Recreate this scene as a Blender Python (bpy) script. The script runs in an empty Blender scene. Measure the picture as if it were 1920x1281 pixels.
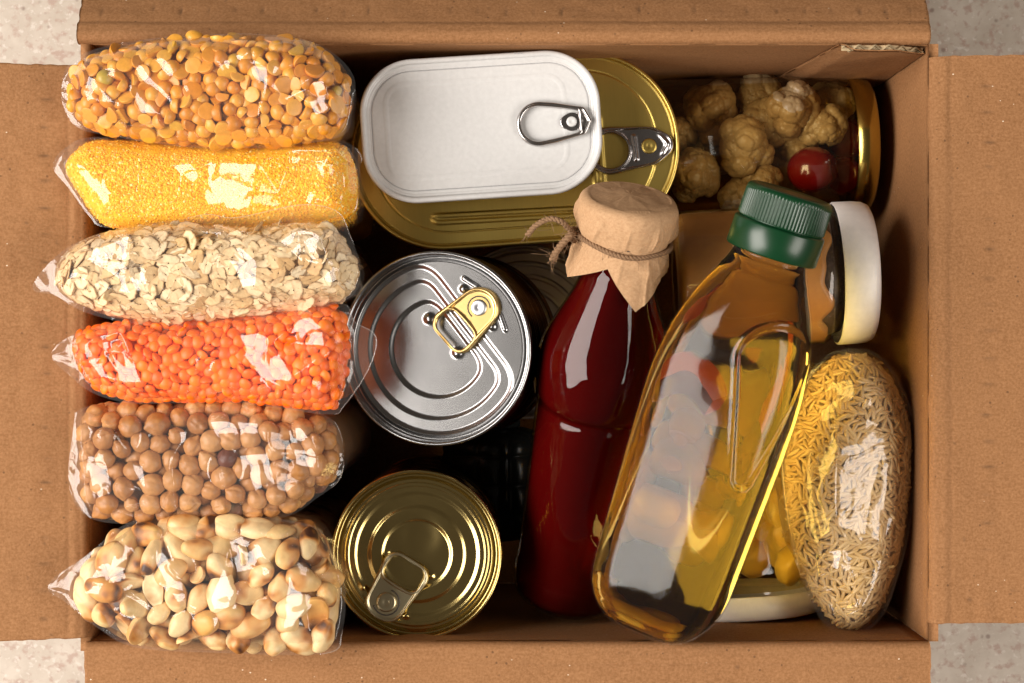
import bpy, math, random
import numpy as np
from mathutils import Vector, Matrix, Euler
from mathutils.geometry import delaunay_2d_cdt

SC = bpy.context.scene
COL = SC.collection
MM = 0.001
CAM_H = 750.0                     # camera height over the rim of the box, mm
FPX = 3375.0                      # focal length in photo pixels
PI = math.pi

# ------------------------------------------------------------------ camera, world, lamps, exposure
cd = bpy.data.cameras.new("camera")
cd.sensor_width = 36.0
cd.lens = FPX / 1920 * 36.0
cd.clip_start, cd.clip_end = 0.01, 20.0
cam = bpy.data.objects.new("camera", cd)
cam.location = (0, 0, CAM_H * MM)
COL.objects.link(cam)
SC.camera = cam

world = bpy.data.worlds.new("World")
SC.world = world
world.use_nodes = True
world.node_tree.nodes["Background"].inputs[0].default_value = (0.086, 0.072, 0.058, 1)
world.node_tree.nodes["Background"].inputs[1].default_value = 1.0


def softbox(name, loc, target, sx, sy, radiance, col):
    ld = bpy.data.lights.new(name, 'AREA')
    ld.shape = 'RECTANGLE'
    ld.size, ld.size_y = sx, sy
    ld.energy = radiance * PI * sx * sy
    ld.color = col
    o = bpy.data.objects.new(name, ld)
    o.location = loc
    d = Vector(target) - Vector(loc)
    o.rotation_euler = d.to_track_quat('-Z', 'Y').to_euler()
    COL.objects.link(o)
    return o


softbox("softbox_key", (-1.48, -0.12, 1.17), (0, 0, 0), 1.62, 1.26, 12.4, (1.0, 0.93, 0.86))
softbox("softbox_fill", (1.05, -0.38, 0.92), (0, 0, 0), 0.95, 0.62, 8.0, (1.0, 0.92, 0.84))

SC.view_settings.view_transform = 'Standard'
SC.view_settings.look = 'None'
SC.view_settings.exposure = 0.0
SC.view_settings.gamma = 1.0
SC.view_settings.use_curve_mapping = False
SC.render.engine = 'CYCLES'
SC.cycles.use_denoising = True
SC.cycles.max_bounces = 14
SC.cycles.diffuse_bounces = 5
SC.cycles.glossy_bounces = 6
SC.cycles.transmission_bounces = 12
SC.cycles.transparent_max_bounces = 32
SC.cycles.sample_clamp_indirect = 25.0
SC.cycles.blur_glossy = 0.5


# ------------------------------------------------------------------ small helpers
def P(px, py, z):
    """the point at height z (mm) that the photograph shows at pixel px, py"""
    k = (CAM_H - z) / FPX
    return np.array([(px - 960.0) * k, (640.5 - py) * k, z])


def ppoly(pts, z):
    return np.array([P(a, b, z)[:2] for a, b in pts])


def tag(o, label=None, cat=None, group=None, kind=None):
    if label: o['label'] = label
    if cat: o['category'] = cat
    if group: o['group'] = group
    if kind: o['kind'] = kind
    return o


def thing(name, label, cat, loc=(0, 0, 0), group=None, mat=None):
    o = bpy.data.objects.new(name, None)
    o.empty_display_size = 0.01
    COL.objects.link(o)
    if mat is not None:
        o.matrix_world = mat
    else:
        o.location = Vector(loc) * MM
    return tag(o, label, cat, group)


def make_mesh(name, V, F, mat=None, smooth=True):
    """F: list of face arrays (n,3) / (n,4) or one list of index lists"""
    me = bpy.data.meshes.new(name)
    V = np.asarray(V, dtype=np.float64).reshape(-1, 3) * MM
    if isinstance(F, np.ndarray):
        F = [F]
    if len(F) and isinstance(F[0], np.ndarray) and F[0].ndim == 2:
        loops = np.concatenate([f.reshape(-1) for f in F]).astype(np.int32)
        tot = np.concatenate([np.full(len(f), f.shape[1]) for f in F]).astype(np.int32)
        start = np.concatenate([[0], np.cumsum(tot)[:-1]]).astype(np.int32)
        me.vertices.add(len(V)); me.vertices.foreach_set("co", V.astype(np.float32).ravel())
        me.loops.add(len(loops)); me.loops.foreach_set("vertex_index", loops)
        me.polygons.add(len(tot)); me.polygons.foreach_set("loop_start", start)
        me.polygons.foreach_set("loop_total", tot)
        me.update(calc_edges=True)
    else:
        me.from_pydata(V.tolist(), [], [list(map(int, f)) for f in F])
    me.validate()
    me.polygons.foreach_set("use_smooth", np.full(len(me.polygons), bool(smooth)))
    if mat: me.materials.append(mat)
    return me


def obj(name, V, F, mat, parent=None, smooth=True, kind=None):
    me = make_mesh(name, V, F, mat, smooth)
    o = bpy.data.objects.new(name, me)
    COL.objects.link(o)
    if parent: o.parent = parent
    if kind: o['kind'] = kind
    return o


def inst(name, me, parent, loc, rot, scale=(1, 1, 1)):
    o = bpy.data.objects.new(name, me)
    COL.objects.link(o)
    o.parent = parent
    o.location = Vector(loc) * MM
    o.rotation_euler = rot
    o.scale = scale
    return o


def sharp(o, ang=35):
    me = o.data
    try:
        me.set_sharp_from_angle(angle=math.radians(ang))
    except Exception:
        pass
    return o


def grid_faces(n, m, close_m=False, close_n=False, flip=False):
    i = np.arange(n if close_n else n - 1)[:, None]
    j = np.arange(m if close_m else m - 1)[None, :]
    a = i * m + j
    b = i * m + (j + 1) % m
    c = ((i + 1) % n) * m + (j + 1) % m
    d = ((i + 1) % n) * m + j
    q = np.stack([a + 0 * j, b + 0 * i, c, d + 0 * j], -1).reshape(-1, 4)
    return q[:, ::-1].copy() if flip else q


def join(parts):
    """parts: list of (V, F-list) -> one (V, F-list)"""
    Vs, Fs, n = [], [], 0
    for V, F in parts:
        V = np.asarray(V, float).reshape(-1, 3)
        if isinstance(F, np.ndarray): F = [F]
        for f in F: Fs.append(np.asarray(f) + n)
        Vs.append(V); n += len(V)
    return np.concatenate(Vs), Fs


def lathe(prof, seg=128, cap0=True, cap1=True):
    prof = np.asarray(prof, float)
    a = np.linspace(0, 2 * PI, seg, endpoint=False)
    V = np.stack([prof[:, None, 0] * np.cos(a), prof[:, None, 0] * np.sin(a),
                  np.repeat(prof[:, 1][:, None], seg, 1)], -1).reshape(-1, 3)
    F = [grid_faces(len(prof), seg, close_m=True)]
    n = len(V)
    add = []
    if cap0 and prof[0, 0] > 1e-6:
        add.append([0, 0, prof[0, 1]])
        j = np.arange(seg); F.append(np.stack([np.full(seg, n), (j + 1) % seg, j], -1)); n += 1
    if cap1 and prof[-1, 0] > 1e-6:
        add.append([0, 0, prof[-1, 1]])
        j = np.arange(seg) + (len(prof) - 1) * seg
        F.append(np.stack([np.full(seg, n), j, (np.arange(seg) + 1) % seg + (len(prof) - 1) * seg], -1))
    if add: V = np.concatenate([V, np.array(add)])
    return V, F


def tube(path, r, seg=10, closed=False):
    path = np.asarray(path, float)
    n = len(path)
    T = np.gradient(path, axis=0) if not closed else np.roll(path, -1, 0) - np.roll(path, 1, 0)
    T /= np.linalg.norm(T, axis=1)[:, None] + 1e-12
    up = np.array([0.13, 0.21, 0.97])
    N = np.empty_like(T)
    v = np.cross(T[0], up); v /= np.linalg.norm(v)
    for i in range(n):
        v = v - T[i] * np.dot(v, T[i]); v /= np.linalg.norm(v) + 1e-12
        N[i] = v
    B = np.cross(T, N)
    a = np.linspace(0, 2 * PI, seg, endpoint=False)
    r = np.broadcast_to(np.asarray(r, float), (n,))
    V = path[:, None] + r[:, None, None] * (np.cos(a)[None, :, None] * N[:, None] + np.sin(a)[None, :, None] * B[:, None])
    F = [grid_faces(n, seg, close_m=True, close_n=closed)]
    V = V.reshape(-1, 3)
    if not closed:
        F.append(np.stack([np.zeros(seg - 2, int), np.arange(2, seg), np.arange(1, seg - 1)], -1))
        o = (n - 1) * seg
        F.append(np.stack([np.full(seg - 2, o), o + np.arange(1, seg - 1), o + np.arange(2, seg)], -1))
    return V, F


def icosphere(sub):
    t = (1 + 5 ** .5) / 2
    V = [(-1, t, 0), (1, t, 0), (-1, -t, 0), (1, -t, 0), (0, -1, t), (0, 1, t), (0, -1, -t), (0, 1, -t), (t, 0, -1), (t, 0, 1), (-t, 0, -1), (-t, 0, 1)]
    V = [np.array(v, float) / np.linalg.norm(v) for v in V]
    F = [(0, 11, 5), (0, 5, 1), (0, 1, 7), (0, 7, 10), (0, 10, 11), (1, 5, 9), (5, 11, 4), (11, 10, 2), (10, 7, 6), (7, 1, 8),
         (3, 9, 4), (3, 4, 2), (3, 2, 6), (3, 6, 8), (3, 8, 9), (4, 9, 5), (2, 4, 11), (6, 2, 10), (8, 6, 7), (9, 8, 1)]
    for _ in range(sub):
        cache, G = {}, []
        def mid(a, b):
            k = (min(a, b), max(a, b))
            if k not in cache:
                m = V[a] + V[b]; V.append(m / np.linalg.norm(m)); cache[k] = len(V) - 1
            return cache[k]
        for a, b, c in F:
            ab, bc, ca = mid(a, b), mid(b, c), mid(c, a)
            G += [(a, ab, ca), (b, bc, ab), (c, ca, bc), (ab, bc, ca)]
        F = G
    return np.array(V), np.array(F)


def rand_rots(n, rng):
    q = rng.normal(size=(n, 4)); q /= np.linalg.norm(q, axis=1)[:, None]
    return q_to_m(q)


def q_to_m(q):
    w, x, y, z = q.T
    return np.stack([np.stack([1 - 2 * (y * y + z * z), 2 * (x * y - z * w), 2 * (x * z + y * w)], -1),
                     np.stack([2 * (x * y + z * w), 1 - 2 * (x * x + z * z), 2 * (y * z - x * w)], -1),
                     np.stack([2 * (x * z - y * w), 2 * (y * z + x * w), 1 - 2 * (x * x + y * y)], -1)], 1)


def smooth01(x):
    x = np.clip(x, 0, 1)
    return x * x * (3 - 2 * x)


class Noise:
    """smooth value noise in 3D on a lattice"""
    def __init__(s, seed): s.t = np.random.default_rng(seed).random((32, 32, 32)) * 2 - 1
    def __call__(s, p):
        p = np.asarray(p, float); i = np.floor(p).astype(int); f = p - i; f = f * f * (3 - 2 * f)
        o = 0
        for dx in (0, 1):
            for dy in (0, 1):
                for dz in (0, 1):
                    w = (f[..., 0] if dx else 1 - f[..., 0]) * (f[..., 1] if dy else 1 - f[..., 1]) * (f[..., 2] if dz else 1 - f[..., 2])
                    o = o + w * s.t[(i[..., 0] + dx) % 32, (i[..., 1] + dy) % 32, (i[..., 2] + dz) % 32]
        return o


NZ = Noise(5)


# ------------------------------------------------------------------ materials
class NT:
    def __init__(s, name):
        s.m = bpy.data.materials.new(name); s.m.use_nodes = True
        s.t = s.m.node_tree; s.t.nodes.clear()
        s.out = s.t.nodes.new('ShaderNodeOutputMaterial')
    def n(s, kind, **kw):
        nd = s.t.nodes.new(kind)
        for k, v in kw.items():
            if k.startswith('i_'):
                key = k[2:]
                key = int(key) if key.isdigit() else key.replace('_', ' ')
                if hasattr(v, 'is_linked') or hasattr(v, 'links'): s.t.links.new(v, nd.inputs[key])
                else: nd.inputs[key].default_value = v
            else: setattr(nd, k, v)
        return nd
    def link(s, a, b): s.t.links.new(a, b)
    def ramp(s, fac, stops, interp='LINEAR'):
        nd = s.t.nodes.new('ShaderNodeValToRGB'); cr = nd.color_ramp; cr.interpolation = interp
        while len(cr.elements) < len(stops): cr.elements.new(0.5)
        for e, (p, c) in zip(cr.elements, stops):
            e.position = p; e.color = (*c, 1) if len(c) == 3 else c
        s.link(fac, nd.inputs[0]); return nd.outputs[0]
    def math(s, op, a, b=None, c=None, clamp=False):
        nd = s.t.nodes.new('ShaderNodeMath'); nd.operation = op; nd.use_clamp = clamp
        for i, v in enumerate((a, b, c)):
            if v is None: continue
            if hasattr(v, 'links'): s.link(v, nd.inputs[i])
            else: nd.inputs[i].default_value = v
        return nd.outputs[0]
    def mix(s, fac, a, b, blend='MIX'):
        nd = s.t.nodes.new('ShaderNodeMix'); nd.data_type = 'RGBA'; nd.blend_type = blend
        for i, v in ((0, fac), (6, a), (7, b)):
            if hasattr(v, 'links'): s.link(v, nd.inputs[i])
            else: nd.inputs[i].default_value = v if i == 0 else ((*v, 1) if len(v) == 3 else v)
        return nd.outputs[2]
    def noise(s, scale, detail=3, rough=.5, vec=None, dim='3D'):
        nd = s.n('ShaderNodeTexNoise', i_Scale=scale, i_Detail=detail, i_Roughness=rough)
        if vec is not None: s.link(vec, nd.inputs['Vector'])
        return nd.outputs[0]
    def coord(s, scale=None):
        o = s.n('ShaderNodeTexCoord').outputs['Object']
        if scale is None: return o
        mp = s.n('ShaderNodeMapping'); mp.inputs['Scale'].default_value = scale
        s.link(o, mp.inputs[0]); return mp.outputs[0]
    def bump(s, h, strength, dist):
        nd = s.n('ShaderNodeBump', i_Strength=strength, i_Distance=dist); s.link(h, nd.inputs['Height']); return nd.outputs[0]
    def fres(s, ior=1.5, nb=None):
        bf = s.n('ShaderNodeNewGeometry').outputs['Backfacing']
        nd = s.n('ShaderNodeFresnel'); s.link(s.math('ADD', ior, s.math('MULTIPLY', bf, 1 / ior - ior)), nd.inputs['IOR'])
        if nb is not None: s.link(nb, nd.inputs['Normal'])
        return nd.outputs[0]
    def rnd(s):
        a = s.n('ShaderNodeObjectInfo').outputs['Random']
        b = s.n('ShaderNodeNewGeometry').outputs['Random Per Island']
        return s.math('FRACT', s.math('ADD', s.math('MULTIPLY', a, 7.31), b))
    def bsdf(s, color, rough=.5, metal=0, normal=None, **kw):
        nd = s.n('ShaderNodeBsdfPrincipled')
        for key, v in (('Base Color', color), ('Roughness', rough), ('Metallic', metal)):
            if hasattr(v, 'links'): s.link(v, nd.inputs[key])
            else: nd.inputs[key].default_value = (*v, 1) if key == 'Base Color' else v
        for k, v in kw.items():
            key = k.replace('_', ' ')
            if hasattr(v, 'links'): s.link(v, nd.inputs[key])
            else: nd.inputs[key].default_value = v
        if normal is not None: s.link(normal, nd.inputs['Normal'])
        return nd.outputs[0]
    def done(s, surf, vol=None):
        s.link(surf, s.out.inputs[0])
        if vol is not None: s.link(vol, s.out.inputs[1])
        return s.m


def m_cardboard():
    t = NT('cardboard'); v = t.coord()
    fib = t.noise(900, 5, .7, v)
    big = t.noise(22, 4, .6, v)
    streak = t.noise(1.0, 3, .6, t.coord((260, 1400, 500)))
    c = t.mix(big, (.205, .093, .036), (.30, .146, .060))
    c = t.mix(t.math('MULTIPLY', t.ramp(fib, [(.38, (0, 0, 0)), (.66, (1, 1, 1))]), .75), c, (.385, .195, .090))
    c = t.mix(t.math('MULTIPLY', t.ramp(streak, [(.45, (0, 0, 0)), (.75, (1, 1, 1))]), .25), c, (.16, .065, .022))
    sp = t.n('ShaderNodeTexVoronoi', i_Scale=260.0); t.link(v, sp.inputs[0])
    gate = t.ramp(t.noise(70, 2, .5, v), [(.52, (0, 0, 0)), (.60, (1, 1, 1))])
    dark = t.math('MULTIPLY', t.math('LESS_THAN', sp.outputs['Distance'], .13), gate)
    c = t.mix(t.math('MULTIPLY', dark, .65), c, (.10, .05, .025))
    sp2 = t.n('ShaderNodeTexVoronoi', i_Scale=170.0); t.link(t.coord((1, 1.3, 1)), sp2.inputs[0])
    lite = t.math('MULTIPLY', t.math('LESS_THAN', sp2.outputs['Distance'], .06), t.ramp(t.noise(55, 2, .5, v), [(.55, (0, 0, 0)), (.62, (1, 1, 1))]))
    c = t.mix(t.math('MULTIPLY', lite, .8), c, (.80, .66, .50))
    mk = t.n('ShaderNodeAttribute', attribute_name='mark').outputs['Fac']
    c = t.mix(t.math('MULTIPLY', mk, .72), c, (.13, .068, .034))
    h = t.math('ADD', t.math('MULTIPLY', fib, .6), t.math('MULTIPLY', t.noise(120, 3, .6, v), .8))
    return t.done(t.bsdf(c, .78, normal=t.bump(h, .35, .0006), Specular_IOR_Level=.12))


def m_table():
    t = NT('speckled_stone'); v = t.coord()
    c = t.mix(t.ramp(t.noise(60, 4, .6, v), [(.35, (0, 0, 0)), (.65, (1, 1, 1))]), (.57, .50, .42), (.47, .40, .325))
    c = t.mix(t.math('MULTIPLY', t.ramp(t.noise(210, 3, .55, v), [(.52, (0, 0, 0)), (.66, (1, 1, 1))]), .75), c, (.40, .27, .215))
    c = t.mix(t.math('MULTIPLY', t.ramp(t.noise(300, 2, .5, t.coord((1, 1.1, 1))), [(.60, (0, 0, 0)), (.70, (1, 1, 1))]), .7), c, (.66, .60, .53))
    sp = t.n('ShaderNodeTexVoronoi', i_Scale=150.0); t.link(v, sp.inputs[0])
    d = t.ramp(sp.outputs['Distance'], [(.10, (1, 1, 1)), (.24, (0, 0, 0))])
    g = t.ramp(t.noise(60, 2, .5, v), [(.48, (0, 0, 0)), (.56, (1, 1, 1))])
    c = t.mix(t.math('MULTIPLY', t.math('MULTIPLY', d, g), .75), c, (.22, .15, .12))
    return t.done(t.bsdf(c, .45))


def m_film(name, rough=.11, haze=.03, tint=(1, 1, 1), gain=1.1):
    t = NT(name)
    v = t.coord()
    h = t.math('ADD', t.noise(140, 3, .55, v), t.math('MULTIPLY', t.noise(520, 2, .5, v), .25))
    nb = t.bump(h, .10, .0012)
    fr = t.fres(1.5)
    g = t.n('ShaderNodeBsdfGlossy', i_Roughness=rough); t.link(nb, g.inputs['Normal'])
    g.inputs[0].default_value = (1, 1, 1, 1)
    tr = t.n('ShaderNodeBsdfTransparent'); tr.inputs[0].default_value = (*tint, 1)
    df = t.n('ShaderNodeBsdfDiffuse'); df.inputs[0].default_value = (.9, .88, .86, 1)
    m0 = t.n('ShaderNodeMixShader', i_0=haze); t.link(tr.outputs[0], m0.inputs[1]); t.link(df.outputs[0], m0.inputs[2])
    m1 = t.n('ShaderNodeMixShader'); t.link(t.math('MINIMUM', t.math('MULTIPLY', fr, gain), .36), m1.inputs[0])
    t.link(m0.outputs[0], m1.inputs[1]); t.link(g.outputs[0], m1.inputs[2])
    return t.done(m1.outputs[0])


def m_thinglass(name, tint=(1, 1, 1), rough=.015, gain=1.0, haze=0.0, scratches=False):
    t = NT(name)
    fr = t.fres(1.5)
    r = rough
    g = t.n('ShaderNodeBsdfGlossy', i_Roughness=rough)
    if scratches:
        s = t.noise(1.0, 3, .6, t.coord((60, 60, 2600)))
        nb = t.bump(s, .06, .0004); t.link(nb, g.inputs['Normal'])
        rg = t.ramp(t.noise(60, 3, .6, t.coord()), [(.4, (.015,) * 3), (.8, (.10,) * 3)])
        t.link(rg, g.inputs['Roughness'])
    tr = t.n('ShaderNodeBsdfTransparent'); tr.inputs[0].default_value = (*tint, 1)
    src = tr.outputs[0]
    if haze > 0:
        df = t.n('ShaderNodeBsdfDiffuse'); df.inputs[0].default_value = (.9, .9, .9, 1)
        m0 = t.n('ShaderNodeMixShader', i_0=haze); t.link(src, m0.inputs[1]); t.link(df.outputs[0], m0.inputs[2]); src = m0.outputs[0]
    m1 = t.n('ShaderNodeMixShader'); t.link(t.math('MULTIPLY', fr, gain, clamp=True), m1.inputs[0])
    t.link(src, m1.inputs[1]); t.link(g.outputs[0], m1.inputs[2])
    return t.done(m1.outputs[0])


def m_oil():
    t = NT('oil')
    g = t.n('ShaderNodeBsdfRefraction', i_Roughness=0.0, i_IOR=1.47); g.inputs[0].default_value = (1, .99, .93, 1)
    gl = t.n('ShaderNodeBsdfGlossy', i_Roughness=.02)
    fr = t.n('ShaderNodeFresnel', i_IOR=1.47)
    m = t.n('ShaderNodeMixShader'); t.link(t.math('MULTIPLY', fr.outputs[0], .45), m.inputs[0]); t.link(g.outputs[0], m.inputs[1]); t.link(gl.outputs[0], m.inputs[2])
    va = t.n('ShaderNodeVolumeAbsorption', i_Density=30.0); va.inputs[0].default_value = (.997, .815, .01, 1)
    return t.done(m.outputs[0], va.outputs[0])


def m_metal(name, col, rough=.28, brush=None, bump=.12, col2=None):
    t = NT(name)
    v = t.coord(brush or (60, 60, 60))
    n1 = t.noise(1.0, 4, .6, v)
    n2 = t.noise(70, 4, .6, t.coord())
    c = t.mix(t.math('MULTIPLY', n1, .5), col, col2 or tuple(x * .72 for x in col))
    r = t.math('ADD', rough - .02, t.math('MULTIPLY', n2, .05))
    return t.done(t.bsdf(c, r, 1.0, normal=t.bump(n1, bump, .0003)))


def m_plain(name, col, rough=.5, bump=0, bscale=300, **kw):
    t = NT(name)
    n = t.noise(bscale, 4, .6, t.coord())
    c = t.mix(n, tuple(x * .88 for x in col), tuple(min(1, x * 1.1) for x in col))
    return t.done(t.bsdf(c, rough, normal=t.bump(n, bump, .0006) if bump else None, **kw))


def m_grain(name, stops, rough=.5, bump=.2, bscale=700, spots=None, sss=0, spotscale=90, mottling=None, edge=None):
    t = NT(name)
    r = t.rnd()
    c = t.ramp(r, stops)
    v = t.n('ShaderNodeTexCoord').outputs['Object']
    va = t.n('ShaderNodeVectorMath', operation='ADD'); t.link(v, va.inputs[0])
    cx = t.n('ShaderNodeCombineXYZ'); t.link(t.math('MULTIPLY', r, 3.7), cx.inputs[0]); t.link(t.math('MULTIPLY', r, 9.1), cx.inputs[1])
    t.link(cx.outputs[0], va.inputs[1]); v = va.outputs[0]
    n = t.noise(bscale, 4, .6, v)
    c = t.mix(t.math('MULTIPLY', n, .35), c, (.0, .0, .0), 'MULTIPLY') if False else t.mix(.5, c, t.ramp(n, [(.3, (.78,) * 3), (.7, (1.1,) * 3)]), 'MULTIPLY')
    if mottling:
        c = t.mix(t.ramp(t.noise(mottling[0], 3, .6, v), [(.5, (0, 0, 0)), (.7, (1, 1, 1))]), c, mottling[1])
    if spots:
        for scale, lo, hi, colr in spots:
            c = t.mix(t.ramp(t.noise(scale, 2, .5, v), [(lo, (0, 0, 0)), (hi, (1, 1, 1))]), c, colr)
    if edge: c = t.mix(t.n('ShaderNodeAttribute', attribute_name='mark').outputs['Fac'], c, edge)
    kw = {}
    if sss: kw = dict(Subsurface_Weight=sss, Subsurface_Scale=.002)
    return t.done(t.bsdf(c, rough, normal=t.bump(n, bump, .0005), **kw))


M = {}
M['card'] = m_cardboard()
M['table'] = m_table()
M['film'] = m_film('clear_plastic_film')
M['edge'] = m_film('film_edge', .12, .10, (1, 1, 1), 1.6)
M['oil'] = m_oil()
M['pet'] = m_thinglass('clear_bottle_plastic', (1, 1, .98), .02, .32, 0.004, True)
M['glass'] = m_thinglass('jar_glass', (.98, .98, .96), .012, 1.2)
M['silver'] = m_metal('tinplate', (.345, .345, .347), .235, (40, 2200, 40), .004)
M['gold'] = m_metal('gold_lacquer', (.76, .56, .15), .36, (1400, 60, 60), .10)
M['goldcan'] = m_metal('gold_lacquered_can', (.60, .46, .18), .19, (300, 300, 300), .03)
M['goldtab'] = m_metal('gold_tab', (.78, .55, .22), .30, None, .03)
M['champ'] = m_metal('champagne_tab', (.66, .57, .36), .30, None, .03)
M['steel'] = m_metal('steel_tab', (.42, .40, .40), .25, None, .05)
M['rivet'] = m_metal('rivet_metal', (.62, .63, .66), .34, None, .03)
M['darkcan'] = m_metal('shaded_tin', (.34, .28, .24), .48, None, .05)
M['white'] = m_plain('white_lacquer', (.61, .61, .605), .30, .03, 500, Coat_Weight=.3)
M['whitecap'] = m_plain('white_plastic', (.80, .76, .72), .40, .02)
M['green'] = m_plain('green_plastic', (.0022, .034, .0105), .30, .03, 200)
M['line'] = m_plain('score_line', (.38, .38, .39), .4)


# ------------------------------------------------------------------ table
s = 1500.0
tb = obj('table_top', [(-s, -s, -191), (s, -s, -191), (s, s, -191), (-s, s, -191)], [np.array([[0, 1, 2, 3]])], M['table'], smooth=False)
tag(tb, kind='structure')

# ------------------------------------------------------------------ cardboard box
XL, XR, YB, YT = -180.5, 174.4, -125.5, 124.5
TH = 4.0
box = thing('cardboard_box', 'open brown cardboard box packed with food, its four flaps folded outward', 'box', (0, 0, -190))
BOXO = np.array([0, 0, -190.0])


def slab(name, x0, x1, y0, y1, z0, z1, parent=box, mat='card'):
    V = np.array([(x, y, z) for x in (x0, x1) for y in (y0, y1) for z in (z0, z1)], float) - BOXO
    F = np.array([(0, 1, 3, 2), (4, 6, 7, 5), (0, 4, 5, 1), (2, 3, 7, 6), (0, 2, 6, 4), (1, 5, 7, 3)])
    return obj(name, V, F, M[mat], parent, smooth=False)


def wavy_wall(name, axis, pos, sgn, a0, a1):
    """wall sheet with thickness; inner face at pos, outward sgn; slightly bowed"""
    n, m = 60, 40
    a = np.linspace(a0, a1, n); z = np.linspace(-187.5, -3.2, m)
    A, Z = np.meshgrid(a, z, indexing='ij')
    off = .5 * NZ(np.stack([A / 50, Z / 40, np.full_like(A, pos * .1)], -1)) * smooth01((-Z - 4) / 30)
    parts = []
    for k, side in ((0, 0.0), (1, TH)):
        c = pos + sgn * (off + side)
        V = np.stack([c, A, Z] if axis == 'x' else [A, c, Z], -1).reshape(-1, 3)
        parts.append(V)
    V = np.concatenate(parts) - BOXO
    flip = (axis == 'x') == (sgn > 0)
    f0 = grid_faces(n, m, flip=not flip); f1 = grid_faces(n, m, flip=flip) + n * m
    e = []
    idx = np.arange(n * m).reshape(n, m)
    for line in (idx[0], idx[-1], idx[:, 0], idx[:, -1]):
        e.append(np.stack([line[:-1], line[1:], line[1:] + n * m, line[:-1] + n * m], -1))
    return obj(name, V, [f0, f1] + e, M['card'], box)


wavy_wall('wall', 'x', XL + 4, -1, YB, YT)
wavy_wall('wall', 'x', XR, 1, YB, YT)
wavy_wall('wall', 'y', YT, 1, XL, XR)
wavy_wall('wall', 'y', YB, -1, XL, XR)
slab('base', XL, XR, YB, YT, -190, -186.3)


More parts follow.
